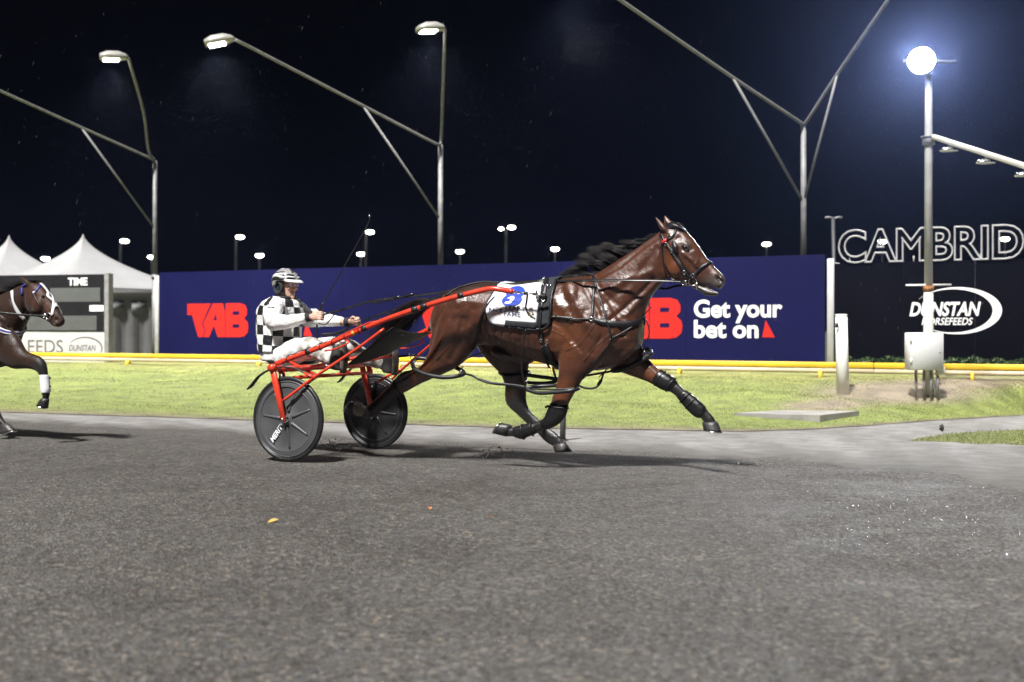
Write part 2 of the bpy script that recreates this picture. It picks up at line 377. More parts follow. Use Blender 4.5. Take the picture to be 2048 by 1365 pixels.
M_grass = mat('short_turf', (0.1, 0.13, 0.03), 0.85, var=0.35, vscale=3.0, bump=0.9, bscale=14, attr='Col')
o = tag(obj('grass_bank', V, F, M_grass, loc=(0, 0, 0)), kind='structure'); set_color(o, C)
BANKB = BVHTree.FromPolygons([tuple(q) for q in V], [tuple(q) for q in F])
def on_bank(px, py):
    r = BANKB.ray_cast(Vector(CAM), Vector(nrm(ray(px, py)))); return np.array(r[0])
# small wedge of turf on the near side of the path at the right
wp = [(1800, 881), (1840, 876), (1865, 870), (1910, 868), (1950, 864), (2000, 863), (2060, 859), (2120, 857), (2400, 850), (2400, 905), (2120, 893), (2060, 892), (2000, 887), (1950, 888), (1900, 884)]
g = np.array([on_track(x, y, 0.02) for x, y in wp]); c = g.mean(0) + Z * 0.03; n_ = len(g)
gg = np.vstack([g - Z * 0.03, c + (g - c) * 0.85 + Z * 0.01, [c]]); F = [(i, (i + 1) % n_, n_ + (i + 1) % n_, n_ + i) for i in range(n_)] + [(n_ + i, n_ + (i + 1) % n_, 2 * n_) for i in range(n_)]
o = tag(obj('grass_verge', gg, F, M_grass, loc=(0, 0, 0)), kind='structure'); set_color(o, np.vstack([np.tile(np.array([[0.15, 0.125, 0.08]]), (n_, 1)), np.tile(np.array([[0.13, 0.15, 0.05]]), (n_ + 1, 1))]))
VERGE = BVHTree.FromPolygons([tuple(q) for q in gg], F)
# turf blades
nb = 92500; V = np.zeros((nb, 3, 3)); C = np.zeros((nb, 3, 3)); k = 0
ex = RNG.uniform(-60, 2110, nb * 2); ev = RNG.uniform(0.0, 1.0, nb * 2) ** 0.85; er = RNG.uniform(0, 1, (nb * 2, 5))
grid = {}
for i in range(nb * 2):
    if k >= 90000: break
    x, v_ = ex[i], ev[i]; key = (int(x // 15), int(v_ * 60))
    if key not in grid:
        p = bank_point(key[0] * 15 + 7.5, (key[1] + 0.5) / 60); q = bank_point(key[0] * 15 + 22.5, (key[1] + 0.5) / 60); r_ = bank_point(key[0] * 15 + 7.5, min(1, (key[1] + 1.5) / 60)); grid[key] = (p, q - p, r_ - p, soil_at(*project(p[None])[0]))
    p, dx, dv, so = grid[key]
    if so > 0.25 + 0.9 * er[i, 0]: continue
    p = p + dx * ((x - key[0] * 15) / 15 - 0.5) + dv * (v_ * 60 - key[1] - 0.5)
    a = er[i, 1] * 6.28; w = np.array([math.cos(a), math.sin(a), 0]); hgt = 0.006 + 0.014 * er[i, 2]; lean = np.array([math.sin(a * 3), math.cos(a * 3), 0]) * hgt * 0.7
    V[k] = [p - w * 0.004, p + w * 0.004, p + lean + Z * hgt]
    t_ = min(1, 0.35 * er[i, 3] + 0.6 * max(0, (v_ - 0.6) / 0.4) ** 2 + 0.5 * so); C[k] = (GREEN * (1 - t_) + STRAW_LIT * t_) * (0.86 + 0.3 * er[i, 4]); k += 1  # blades paler towards the crest too, lamplight put into their colour
for i in range(2500):
    if k >= nb: break
    q = VERGE.ray_cast(Vector(CAM), Vector(nrm(ray(RNG.uniform(1800, 2120), RNG.uniform(852, 892)))))[0]
    if q is None: continue
    p = np.array(q); a = RNG.uniform(0, 6.28); w = np.array([math.cos(a), math.sin(a), 0]); hgt = RNG.uniform(.01, .035); V[k] = [p - w * .005, p + w * .005, p + np.array([math.sin(a * 3), math.cos(a * 3), 0]) * hgt * .6 + Z * hgt]; t_ = RNG.uniform(0, .7); C[k] = (GREEN * (1 - t_) + STRAW_LIT * t_) * RNG.uniform(.7, 1.0); k += 1
M_blade = mat('grass_blade', (0.1, 0.13, 0.03), 0.7, var=0.05, attr='Col', spec=0.2)
o = obj('grass', V[:k].reshape(-1, 3), np.arange(3 * k).reshape(-1, 3), M_blade, loc=(0, 0, 0), smooth=False); set_color(o, C[:k].reshape(-1, 3))
tag(o, 'short yellow-green turf growing on the bank below the rail', 'grass', kind='stuff')
# loose stone chips on the track in front of the camera
npb = 42000; D = 2.4 + 8.0 * RNG.uniform(0, 1, npb) ** 1.25; px = RNG.uniform(-80, 2130, npb)
pts = np.stack([(px - CX) / FPX * D, D, np.zeros(npb)], 1); pts[:, 2] = track_z(pts) + 0.001
octv = np.array([[1, 0, 0], [-1, 0, 0], [0, 1, 0], [0, -1, 0], [0, 0, 1], [0, 0, -0.6]]); octf = np.array([[0, 2, 4], [2, 1, 4], [1, 3, 4], [3, 0, 4]])
sz = (0.0025 + 0.0055 * RNG.uniform(0, 1, npb) ** 2.2)[:, None, None] * RNG.uniform(0.6, 1.2, (npb, 6, 1)) * np.array([1, 1, 0.4]); an = RNG.uniform(0, 6.28, npb)
rot = np.stack([np.stack([np.cos(an), -np.sin(an), 0 * an], 1), np.stack([np.sin(an), np.cos(an), 0 * an], 1), np.tile([0, 0, 1.0], (npb, 1))], 1)
V = np.einsum('nij,nkj->nki', rot, octv[None] * sz) + pts[:, None]; F = (octf[None] + 6 * np.arange(npb)[:, None, None]).reshape(-1, 3)
cc = np.array([[0.05, 0.047, 0.045], [0.09, 0.083, 0.076], [0.13, 0.118, 0.10], [0.085, 0.09, 0.105], [0.22, 0.21, 0.195], [0.12, 0.085, 0.06]])[RNG.choice(6, npb, p=[.36, .3, .14, .12, .03, .05])]
o = obj('stone_chips', V.reshape(-1, 3), F, mat('stone_chip', (0.1, 0.1, 0.1), 0.3, var=0.1, attr='Col', spec=0.6), loc=(0, 0, 0), smooth=False); set_color(o, np.repeat(cc, 6, 0))
tag(o, 'dark loose stone chips covering the wet track', 'gravel', kind='stuff')

nw = 16000; yy = RNG.uniform(905, 1110, nw); xx = np.clip(2070 - np.abs(RNG.normal(0, 330, nw)), 1300, 2080) + RNG.uniform(-20, 40, nw); pts = np.array([on_track(a_, b2, 0.001) for a_, b2 in zip(xx, yy)]); an = RNG.uniform(0, 6.28, nw)
rot = np.stack([np.stack([np.cos(an), -np.sin(an), 0 * an], 1), np.stack([np.sin(an), np.cos(an), 0 * an], 1), np.tile([0, 0, 1.0], (nw, 1))], 1); loc_ = octv[None] * ((0.0018 + 0.003 * RNG.uniform(0, 1, nw) ** 2)[:, None, None] * RNG.uniform(0.6, 1.2, (nw, 6, 1))); loc_[:, :, 2] *= RNG.uniform(.10, .38, (nw, 1))
V = np.einsum('nij,nkj->nki', rot, loc_) + pts[:, None]; F = (octf[None] + 6 * np.arange(nw)[:, None, None]).reshape(-1, 3)
tag(obj('glint_stone_chips', V.reshape(-1, 3), F, mat('glint_chip', (0.085, 0.08, 0.072), 0.17, var=0, spec=0.9), loc=(0, 0, 0), smooth=False), 'wet stone chips added for lamp glints on the track at the right', 'gravel', kind='stuff')  # extra flat glossy chips added to catch the flood lamp as glints
# ------------------------------------------------------------------ running rail
DIR = nrm((RR - RL) * [1, 1, 0]); RN = nrm(np.cross(Z, DIR))
rail = empty('running_rail', line_at(RL, RR, 1000), 'long low yellow running rail with cream underside along the grass bank', 'rail')
M_yel = mat('yellow_rail', (0.72, 0.47, 0.03), 0.5, var=0.12, vscale=2); M_cream = mat('cream_rail', (0.55, 0.47, 0.32), 0.6, var=0.12, vscale=3)
a, b_ = line_at(RL, RR, -900), line_at(RL, RR, 2500); a[2] = b_[2] = 0.30
seg = 9
for i in range(seg):
    p, q = a + (b_ - a) * i / seg, a + (b_ - a) * (i + 0.998) / seg
    obj('rail_board', *bar(p + Z * 0.185, q + Z * 0.185, 0.05, 0.10, bev=0.008), M_yel, rail); obj('rail_underside', *bar(p + Z * 0.085, q + Z * 0.085, 0.036, 0.078), M_cream, rail)
for x in (-180, 30, 258, 520, 800, 1110, 1360, 1642, 1945, 2300):
    p = line_at(RL, RR, x); p[2] = 0.20; obj('rail_post', *bar(p - RN * 0.05, p - RN * 0.02 + Z * 0.2, 0.12, 0.05, DIR), M_yel, rail)

# ------------------------------------------------------------------ blue advertising hoarding
HD = nrm((HRp - HLp) * [1, 1, 0]); HN = nrm(np.cross(HD, Z))      # HN faces the track
if HN[1] > 0: HN = -HN
def on_plane(px, py, P, n_):
    d = ray(px, py); return CAM + d * ((P - CAM) @ n_) / (d @ n_)
def plane_sz(px, py, P=None): q = on_plane(px, py, HLp if P is None else P, HN); return (q - (HLp if P is None else P)) @ HD, q[2]
M_navy = mat('navy_vinyl', (0.0036, 0.0040, 0.046), 0.6, var=0.12, vscale=0.7, bump=0.35, bscale=1.6, spec=0.15)
M_pr = mat('red_print', (0.50, 0.02, 0.016), 0.6, var=0.05, spec=0.15); M_pw = mat('white_print', (0.8, 0.8, 0.82), 0.5, var=0.04)
hz0 = 0.22; s1, zt = plane_sz(1650, 510); _, ztl = plane_sz(318, 545); ztop = (zt + ztl) / 2
hoard = empty('hoarding', HLp + HD * s1 / 2, 'long navy advertising hoarding with red and white lettering behind the rail', 'hoarding')
def hp(s, z, P=None, dn=0.0): return (HLp if P is None else P) * [1, 1, 0] + HD * s + Z * z + HN * dn
npan = 6
for i in range(npan):
    obj('panel', *box(hp(s1 * (i + 0.5) / npan, (hz0 + ztop) / 2, dn=-0.02), HD * (s1 / npan / 2 - 0.002), HN * 0.02, Z * (ztop - hz0) / 2), M_navy, hoard, smooth=False)
M_post = mat('weathered_white_post', (0.38, 0.38, 0.385), 0.6, var=0.15, vscale=4)
for s in (s1 + 0.10, -0.06): obj('end_post', *bar(hp(s, 0.15, dn=-0.02), hp(s, ztop - 0.08, dn=-0.02), 0.12, 0.10, HN, 0.01), M_post, hoard)
def flat(name, pts2, o_, w_, h_, m, parent, th=0.003, ux=None, un=None):
    ux = HD if ux is None else ux; un = HN if un is None else un
    v, f = poly_prism([(p[0] * w_, p[1] * h_) for p in pts2], o_, ux, Z, un, th); return recalc(obj(name, v, f, m, parent, smooth=False))
T_ = [(0, 1), (.69, 1), (.43, .40), (.515, .20), (.45, 0), (.32, 0), (.14, .66), (0, .66)]
A_ = [(.745, 1), (1.04, 1), (1.10, .75), (1.10, 0), (.89, 0), (.775, .34), (.64, 0), (.475, 0), (.54, .20), (.46, .40)]
B_ = [(1.115, 1), (1.52, 1), (1.66, .95), (1.72, .82), (1.72, .66), (1.64, .55), (1.74, .44), (1.76, .3), (1.74, .14), (1.64, .03), (1.5, 0), (1.115, 0)]
def tab_logo(s, z, w, h):
    w = w / 1.76
    for nm, pl in (('letter', T_), ('letter', A_), ('letter', B_)): flat(nm, pl, hp(s, z, dn=0.003), w, h, M_pr, hoard)
    for y0, y1 in ((.28, .38), (.66, .76)): flat('letter_counter', [(1.32, y0), (1.5, y0), (1.5, y1), (1.32, y1)], hp(s, z, dn=0.0062), w, h, M_navy, hoard)
    flat('letter_counter', [(.765, .50), (.86, .50), (.83, .68)], hp(s, z, dn=0.0062), w, h, M_navy, hoard)
def put_word(word, P_of, width, cap, m, parent, bold=0.02, shear=0.0, name='letter', outline=0.0, extrude=0.004, sub=None):
    L_ = letters(word, bold=bold, shear=shear, outline=outline, extrude=extrude); x0 = min(v[:, 0].min() for _, v, _ in L_); x1 = max(v[:, 0].max() for _, v, _ in L_)
    y1 = max(v[:, 1].max() for c, v, _ in L_ if c.isupper() or c in 'bdhkl'); y1 = y1 if y1 else 0.7
    for ch, v, f in L_:
        q = np.array([P_of((p[0] - x0) / (x1 - x0) * width, p[1] / y1 * cap, p[2]) for p in v]); obj(name, q, f, m, parent, smooth=False)
sa, z_t = plane_sz(375, 608); sb, z_b = plane_sz(497, 675); wt, ht = sb - sa, z_t - z_b
s3r, z3b = plane_sz(1365, 675); s3t0, _ = plane_sz(1388, 640); s3t1, _ = plane_sz(1565, 640); gap, tw = s3t0 - s3r, s3t1 - s3t0
_, zl1 = plane_sz(1470, 634); _, zl2 = plane_sz(1470, 675); _, zc1 = plane_sz(1470, 599); sbo, _ = plane_sz(1517, 650); cap = zc1 - zl1
s2, _ = plane_sz(832, 640)
for s in (sa, s2, s3r - wt):
    tab_logo(s, z_b, wt, ht); st = s + wt + gap
    put_word('Get your', lambda a_, b2, c_: hp(st + a_, zl1 + b2, dn=0.003 + c_), tw, cap, M_pw, hoard, bold=0.03)
    put_word('bet on', lambda a_, b2, c_: hp(st + a_, zl2 + b2, dn=0.003 + c_), sbo - s3t0, cap, M_pw, hoard, bold=0.03)
    flat('triangle_mark', [(0, 0), (1, 0), (.28, 1)], hp(st + sbo - s3t0 + 0.07, zl2, dn=0.003), 0.24, 0.33, M_pr, hoard)

# ------------------------------------------------------------------ black board with outlined letters
BP = at(1668, 725, 22.0); M_bl = mat('black_vinyl', (0.0028, 0.0028, 0.0045), 0.7, var=0.25, vscale=0.9, bump=0.1, bscale=4, spec=0.04)
bb = empty('black_sign_board', BP + HD * 3, 'tall black sign board with white oval logo at the right', 'sign board')
_, bz1 = plane_sz(1700, 527, BP); _, bz0 = plane_sz(1700, 745, BP)
for i in range(5): obj('panel', *box(hp(1.3 * (i + 0.5), (bz1 + bz0) / 2, BP, -0.02), HD * 0.648, HN * 0.02, Z * (bz1 - bz0) / 2), M_bl, bb, smooth=False)
for s in (0.05, 2.6, 5.2): obj('support_post', *bar(hp(s, 0.1, BP, -0.09), hp(s, bz1 + 0.02, BP, -0.09), 0.08, 0.08, HN), M_galv, bb)
cs = empty('letter_sign', BP + HD * 2 + Z * (bz1 - BP[2]), 'row of outlined grey tube letters reading CAMBRID standing on the black board', 'sign')
s_c0, zc0 = plane_sz(1676, 525, BP); s_c1, _ = plane_sz(2049, 522, BP); _, zcT = plane_sz(1850, 457, BP); _, zcB = plane_sz(1850, 523, BP)
M_tubel = mat('grey_tube_letters', (0.34, 0.34, 0.35), 0.45, var=0.1)
put_word('CAMBRID', lambda a_, b2, c_: hp(s_c0 + a_, zcB + 0.03 + b2, BP, 0.03 + c_ * 0.8), s_c1 - s_c0, zcT - zcB, M_tubel, cs, bold=0.022, outline=0.021, extrude=0.0)
for s in (0.3, 1.5, 2.7, 3.9): obj('letter_bracket', *bar(hp(s, bz1 - 0.05, BP, -0.03), hp(s, bz1 + 0.12, BP, -0.005), 0.03, 0.02, HN), M_galv, cs)
def dunstan(P, px0, px1, py0, py1, m, parent, nrm_=None, two=True, hw=None):
    s0, zt_ = plane_sz(px0, py0, P); s1_, zb_ = plane_sz(px1, py1, P); w, h = s1_ - s0, zt_ - zb_
    out, inn = [], []
    for i in range(41):
        a_ = math.radians(152 - 290 * i / 40); t_ = math.sin(math.pi * i / 40) ** 0.8 * 0.085
        out.append((0.5 + 0.5 * math.cos(a_), 0.5 + 0.5 * math.sin(a_))); inn.append((0.5 - t_ * 0.45 + (0.5 - t_ * 0.75) * math.cos(a_), 0.5 + (0.5 - t_ * 0.75) * math.sin(a_)))
    V = np.array([hp(s0 + q[0] * w, zb_ + q[1] * h, P, 0.004) for q in out + inn]); F = [(i, i + 1, 42 + i, 41 + i) for i in range(40)]
    recalc(obj('oval_mark', V, F, m, parent, smooth=False))
    put_word('DUNSTAN', lambda a_, b2, c_: hp(s0 - w * 0.04 + a_, zb_ + h * 0.40 + b2, P, 0.006 + c_), w * 0.81, h * 0.29, m, parent, bold=0.03, shear=0.25)
    put_word('HORSEFEEDS', lambda a_, b2, c_: hp(s0 + w * 0.10 + a_, zb_ + h * 0.20 + b2, P, 0.006 + c_), w * 0.58, h * 0.15, m, parent, bold=0.012, shear=0.25)
dunstan(BP, 1826, 2004, 576, 669, M_pw, bb)
# hedge at the foot of the black board
def leafy(name, c, ax, ay, az, n_, size, m, parent=None, col=None, loc=None):
    P = RNG.uniform(-1, 1, (n_, 3)); P = P[np.abs(P).max(1) > 0.0]; n_ = len(P); Q = c + P[:, :1] * ax + P[:, 1:2] * ay + P[:, 2:] * az * (1 + 0.25 * np.sin(P[:, :1] * 17) * np.cos(P[:, :1] * 31))
    a = RNG.normal(size=(n_, 3)); a /= np.linalg.norm(a, axis=1, keepdims=True); b = np.cross(a, RNG.normal(size=(n_, 3))); b /= np.linalg.norm(b, axis=1, keepdims=True)
    s = size * RNG.uniform(0.6, 1.3, (n_, 1)); V = np.stack([Q - a * s, Q + b * s * 0.5, Q + a * s, Q - b * s * 0.5], 1).reshape(-1, 3)
    return obj(name, V, np.arange(4 * n_).reshape(-1, 4), m, parent, smooth=False, loc=loc)
M_leaf = mat('hedge_leaf', (0.025, 0.05, 0.012), 0.55, var=0.5, vscale=20)
hg = empty('hedge', hp(2.9, 0.2, BP, 0.35), 'low dark green clipped hedge at the foot of the black board', 'hedge')
leafy('foliage', hp(2.9, 0.36, BP, 0.35), HD * 2.95, HN * 0.22, Z * 0.20, 9000, 0.03, M_leaf, hg)['kind'] = 'stuff'
for s in (0.3, 1.2, 2.1, 3.0, 3.9, 4.8): obj('stem', *tube([hp(s, 0.1, BP, 0.35), hp(s + 0.05, 0.4, BP, 0.33)], [0.02, 0.012], 6), mat('hedge_stem', (0.08, 0.06, 0.04), 0.8), hg)

# ------------------------------------------------------------------ scoreboard at the left
SD = nrm(np.array([math.cos(math.radians(13)), -math.sin(math.radians(13)), 0])); SNn = nrm(np.cross(SD, Z)); SNn = -SNn if SNn[1] > 0 else SNn
SP = at(216, 725, 27.0); SP[2] = 0
def sp_(px, py, dn=0.0): return on_plane(px, py, SP + SNn * dn, SNn)
def quad_panel(name, x0, y0, x1, y1, dn, m, parent, th=0.02):
    a, b2, c_, d_ = sp_(x0, y1, dn), sp_(x1, y1, dn), sp_(x1, y0, dn), sp_(x0, y0, dn)
    zb_, zt_ = (a[2] + b2[2]) / 2, (c_[2] + d_[2]) / 2
    fr = [np.array([a[0], a[1], zb_]), np.array([b2[0], b2[1], zb_]), np.array([b2[0], b2[1], zt_]), np.array([a[0], a[1], zt_])]
    V = np.array(fr + [p - SNn * th for p in fr]); return recalc(obj(name, V, [(0, 1, 2, 3), (7, 6, 5, 4), (0, 4, 5, 1), (1, 5, 6, 2), (2, 6, 7, 3), (3, 7, 4, 0)], m, parent, smooth=False))
sb_ = empty('scoreboard', sp_(60, 725), 'black race timing scoreboard with grey windows and white lower panel at left', 'scoreboard')
M_disp = mat('grey_display', (0.085, 0.09, 0.09), 0.5, var=0.08); M_gp = mat('grey_print', (0.12, 0.12, 0.13), 0.6, var=0.05)
quad_panel('case', -150, 551, 208, 664, 0, mat('black_board', (0.009, 0.009, 0.011), 0.6, var=0.2, spec=0.2), sb_, 0.25)
quad_panel('lower_panel', -150, 665, 212, 727, 0.005, mat('white_panel', (0.5, 0.5, 0.5), 0.5, var=0.05), sb_, 0.1)
quad_panel('display_window', 100, 576, 200, 604, 0.004, M_disp, sb_, 0.02); quad_panel('display_window', 40, 632, 193, 661, 0.004, M_disp, sb_, 0.02)
quad_panel('label_plate', 179, 611, 207, 623, 0.006, M_pw, sb_, 0.01); quad_panel('side_post', 208.5, 547, 217, 727, 0.02, M_galv, sb_, 0.2)
def sp_word(word, x0, x1, yb, yt, m, **kw):
    a, b2 = sp_(x0, yb, 0.006), sp_(x1, yb, 0.006); c_ = sp_(x0, yt, 0.006); ux = nrm((b2 - a) * [1, 1, 0])
    put_word(word, lambda p, q, r: a + ux * p + Z * q + SNn * r, np.linalg.norm((b2 - a)[:2]), c_[2] - a[2], m, sb_, **kw)
sp_word('TIME', 136, 175, 571, 556, M_pw, bold=0.03)
sp_word('EEDS', 56, 126, 706, 680, M_gp, bold=0.0)
sp_word('DUNSTAN', 138, 192, 702, 690, M_gp, bold=0.01, shear=0.2)
arc = [sp_(170 + 34 * math.cos(t) , 697 - 22 * math.sin(t), 0.006) for t in np.linspace(2.6, -0.9, 24)]
obj('oval_mark', *ribbon(arc, [SNn] * 24, 0.012 + 0.03 * np.sin(np.linspace(0, 3.14, 24)), 0.004), M_gp, sb_)

# ------------------------------------------------------------------ marquees
def marquee(px, py, D, hw, rz, label, front):
    pk = at(px, py, D); base = np.array([pk[0], pk[1], 0.2]); e = empty('marquee', base, label, 'marquee', 'white peaked marquees behind the scoreboard')
    M_t = mat('marquee_canvas', (0.40, 0.40, 0.405), 0.7, var=0.06, vscale=1.5, bump=0.1, bscale=2); c, s = math.cos(rz), math.sin(rz); ax, ay = np.array([c, s, 0]), np.array([-s, c, 0])
    ze = 1.093 + (660 - 583) / FPX * D; R = []
    for t in np.linspace(0.02, 1, 22) ** 1.6:
        r = hw * t; z = ze + (pk[2] - ze) * (1 - t ** 0.58)
        q = []
        for i in range(32):
            a = i * math.pi / 16 + 0.0; m_ = max(abs(math.cos(a)), abs(math.sin(a))); q.append(base * [1, 1, 0] + ax * math.cos(a) / m_ * r + ay * math.sin(a) / m_ * r + Z * z)
        R.append(q)
    obj('roof', *loft(R, True), M_t, e)
    M_w = mat('marquee_wall', (0.36, 0.36, 0.355), 0.75, var=0.12, vscale=2, bump=0.3, bscale=3)
    for i, (sx, u) in enumerate(((ax, ay), (ay, ax), (-ax, ay), (-ay, ax))):
        cc_ = base * [1, 1, 0] + sx * hw * 0.97
        V = []
        for j in range(41):
            w = (j / 40 - 0.5) * 2 * hw * 0.96; fold = 0.03 * math.sin(j * 1.25)
            V += [cc_ + u * w + sx * fold + Z * 0.2, cc_ + u * w + sx * fold * 0.3 + Z * (ze - 0.02)]
        obj('wall', V, [(2 * j, 2 * j + 2, 2 * j + 3, 2 * j + 1) for j in range(40)], M_w, e)
        if front and sx[1] < 0.2:
            for w in (-0.75, -0.45, -0.15, 0.15, 0.45, 0.75):
                q = cc_ + u * hw * w + sx * 0.025; obj('window', *box(q + Z * (ze - 0.55), u * hw * 0.10, sx * 0.006, Z * 0.2), mat('clear_vinyl', (0.3, 0.305, 0.31), 0.35, var=0.15), e)
        obj('valance', *box(cc_ + sx * 0.06 + Z * (ze - 0.1), u * hw * 1.02, sx * 0.008, Z * 0.1), M_t, e)
marquee(166, 466, 36.0, 2.65, 0.9, 'white peaked marquee with clear wall panes, right of the pair', True)
marquee(18, 468, 41.0, 2.75, 0.85, 'white peaked marquee at the left edge, left of the pair', False)

# ------------------------------------------------------------------ lamp poles with braced arms over the track
M_lit = mat('lit_lamp_glass', (0.9, 0.9, 0.9), 0.4, var=0, emit=(1, 0.97, 0.9), estr=14.0); M_head = mat('lamp_housing', (0.45, 0.44, 0.41), 0.45, 0.2, var=0.15)
def lamp_head(parent, tip, d, tilt, size=1.0, lit=True):
    d = nrm(d); s = nrm(np.cross(d, Z)); u = nrm(np.cross(s, d)); L_ = 0.62 * size
    R = []
    for t, hh, ww in ((0, .05, .06), (.10, .10, .13), (.35, .15, .19), (.75, .15, .20), (1.0, .09, .18)):
        c = tip + d * L_ * t; R.append([c + s * ww * size * a + u * hh * size * b2 for a, b2 in ((1, 0), (.95, .5), (.6, 1), (-.6, 1), (-.95, .5), (-1, 0), (-.8, -.15), (.8, -.15))])
    hd = obj('lamp_head', *loft(R), M_head, parent)
    if lit: obj('lamp_glass', *box(tip + d * L_ * 0.62 - u * 0.035 * size, d * L_ * 0.27, s * 0.13 * size, u * 0.015 * size, 0.008), M_lit, hd)
    return tip + d * L_ * 0.6 - u * 0.1
def lamp_pole(px, D, base_y, top_y, arms, label, light=0):
    p = empty('lamp_pole', at(px, base_y, D) * [1, 1, 0] + Z * 0.2, label, 'lamp pole', 'tall lamp poles with braced arms')
    B_ = at(px, base_y, D); B_[2] = 0.2; T2 = at(px, top_y, D); T2[0], T2[1] = B_[0], B_[1]
    mz = B_[2] + (T2[2] - B_[2]) * 0.42
    obj('lower_shaft', *tube([B_, B_ * [1, 1, 0] + Z * mz], [0.085, 0.08], 12), M_galv, p); obj('upper_shaft', *tube([B_ * [1, 1, 0] + Z * (mz - 0.05), T2], [0.066, 0.058], 12), M_galv, p)
    obj('collar', *tube([B_ * [1, 1, 0] + Z * (mz - 0.02), B_ * [1, 1, 0] + Z * (mz + 0.09)], 0.098, 12), M_galv, p); obj('base_plate', *box(B_ + Z * 0.01, [0.2, 0, 0], [0, 0.2, 0], [0, 0, 0.012]), M_galv, p)
    for pts, brace, head in arms:
        P = [at(x, y, d_) for x, y, d_ in pts]; P = [T2] + P; obj('arm', *tube(catmull(np.array(P), 4), 0.036, 8), M_galv, p)
        if brace:
            x, y, d_, fy = brace; obj('brace', *tube([at(x, y, d_), at(px, fy, D)], 0.028, 8), M_galv, p)
        if head is not None:
            q = lamp_head(p, np.array(P[-1]), at(*head) - P[-1], 0)
            if light:
                l = bpy.data.lights.new('lamp_light', 'SPOT'); lo = bpy.data.objects.new('lamp_light', l); COL.objects.link(lo); l.energy = light; l.spot_size = math.radians(118); l.spot_blend = 0.8; l.color = (1, 0.98, 0.94); l.shadow_soft_size = 0.2
                lo.parent = p; lo.location = Vector(q - np.array([0, 0, 0.05]) - wloc(p)); lo.rotation_euler = Vector((0, -0.12, -1)).to_track_quat('-Z', 'Y').to_euler()
lamp_pole(310, 29.5, 728, 322, [([(290, 312, 29.2), (162, 255, 28.0), (0, 182, 26.6), (-140, 120, 25.5)], (162, 255, 28.0, 458), (-200, 130, 25.2)), ([(297, 300, 29.2), (287, 225, 27.6), (257, 118, 25.4)], None, (208, 117, 25.2))], 'lamp pole left of the hoarding, one arm running out of frame', 850)
lamp_pole(881, 26.3, 735, 290, [([(862, 283, 26.0), (726, 212, 25.0), (520, 105, 23.6), (470, 80, 23.2)], (726, 212, 25.0, 440), (405, 92, 23.1)), ([(883, 270, 26.2), (886, 180, 25.2), (890, 60, 24.0)], None, (846, 61, 23.8))], 'lamp pole behind the horse, both lit lamp heads in view', 850)
lamp_pole(1607, 23.2, 745, 250, [([(1590, 238, 23.0), (1465, 155, 22.2), (1240, 0, 20.8), (1180, -42, 20.4)], (1465, 155, 22.2, 405), (1110, -30, 20.3)), ([(1618, 236, 23.0), (1675, 148, 22.2), (1782, -8, 20.8), (1820, -60, 20.4)], (1675, 148, 22.2, 405), (1880, -50, 20.3))], 'lamp pole with a V of two arms rising out of the top', 850)

# ------------------------------------------------------------------ flood light pole, cabinet and marker post at the right
FD = on_bank(1857, 791)[1]; MD = on_bank(1686, 788)[1]
fl = empty('flood_light_pole', at(1857, 790, FD), 'pale flood light pole with dazzling lamp, passing in front of the letters', 'flood light')
M_pp = mat('cream_pole', (0.60, 0.585, 0.52), 0.5, var=0.1, vscale=6); M_rust = mat('rusty_band', (0.30, 0.13, 0.05), 0.8, var=0.5, vscale=30)
def fv(py): return at(1857, py, FD)
obj('lower_shaft', *tube([fv(790), fv(585)], [0.077, 0.07], 14), M_pp, fl); obj('rust_band', *tube([fv(583), fv(572)], 0.08, 14), M_rust, fl); obj('upper_shaft', *tube([fv(573), fv(285), fv(150)], [0.062, 0.058, 0.05], 14), mat('pale_grey_pole', (.42, .42, .42), .5, var=.15, vscale=5), fl)
obj('cross_bar', *tube([at(1812, 571, FD - 0.1), at(1902, 570, FD + 0.1)], 0.014, 8), M_white, fl); obj('collar', *tube([fv(290), fv(274)], 0.095, 14), M_galv, fl); obj('collar_plate', *tube([fv(275.5), fv(273)], 0.115, 14), M_galv, fl)
obj('head_bracket', *tube([at(1808, 122, FD - 0.05), at(1912, 124, FD + 0.05)], 0.025, 8), M_galv, fl)
hd = nrm(CAM + np.array([0.0, 0.0, 1.2]) - at(1843, 122, FD)); hs = nrm(np.cross(hd, Z)); hu = np.cross(hs, hd); hc = at(1843, 122, FD - 0.1)
R = [ring_pts(hc + hd * t, hs * w, hu * w, 24) for t, w in ((-.2, .05), (-.16, .11), (-.06, .17), (.05, .205), (.06, .195))]
fh = obj('lamp_head', *loft(R), M_head, fl)
M_dazzle = mat('dazzling_lamp', (1, 1, 1), 0.4, var=0, emit=(0.93, 0.96, 1.0), estr=160.0)
obj('lamp_glass', *tube([hc + hd * 0.064, hc + hd * 0.07], [0.19, 0.185], 28), M_dazzle, fh)
l = bpy.data.lights.new('flood_lamp', 'SPOT'); lo = bpy.data.objects.new('flood_lamp', l); COL.objects.link(lo); l.energy = 850; l.spot_size = math.radians(84); l.spot_blend = 1.0; l.color = (0.88, 0.93, 1.0); l.shadow_soft_size = 0.16
lo.parent = fl; lo.location = Vector(hc + hd * 0.12 - wloc(fl)); lo.rotation_euler = Vector(hd).to_track_quat('-Z', 'Y').to_euler()
A0, A1 = at(1866, 274, FD - .1), at(2110, 352, FD - 2.4)
obj('side_arm', *bar(A0, A1, 0.06, 0.075, Z, 0.006), M_pp, fl)
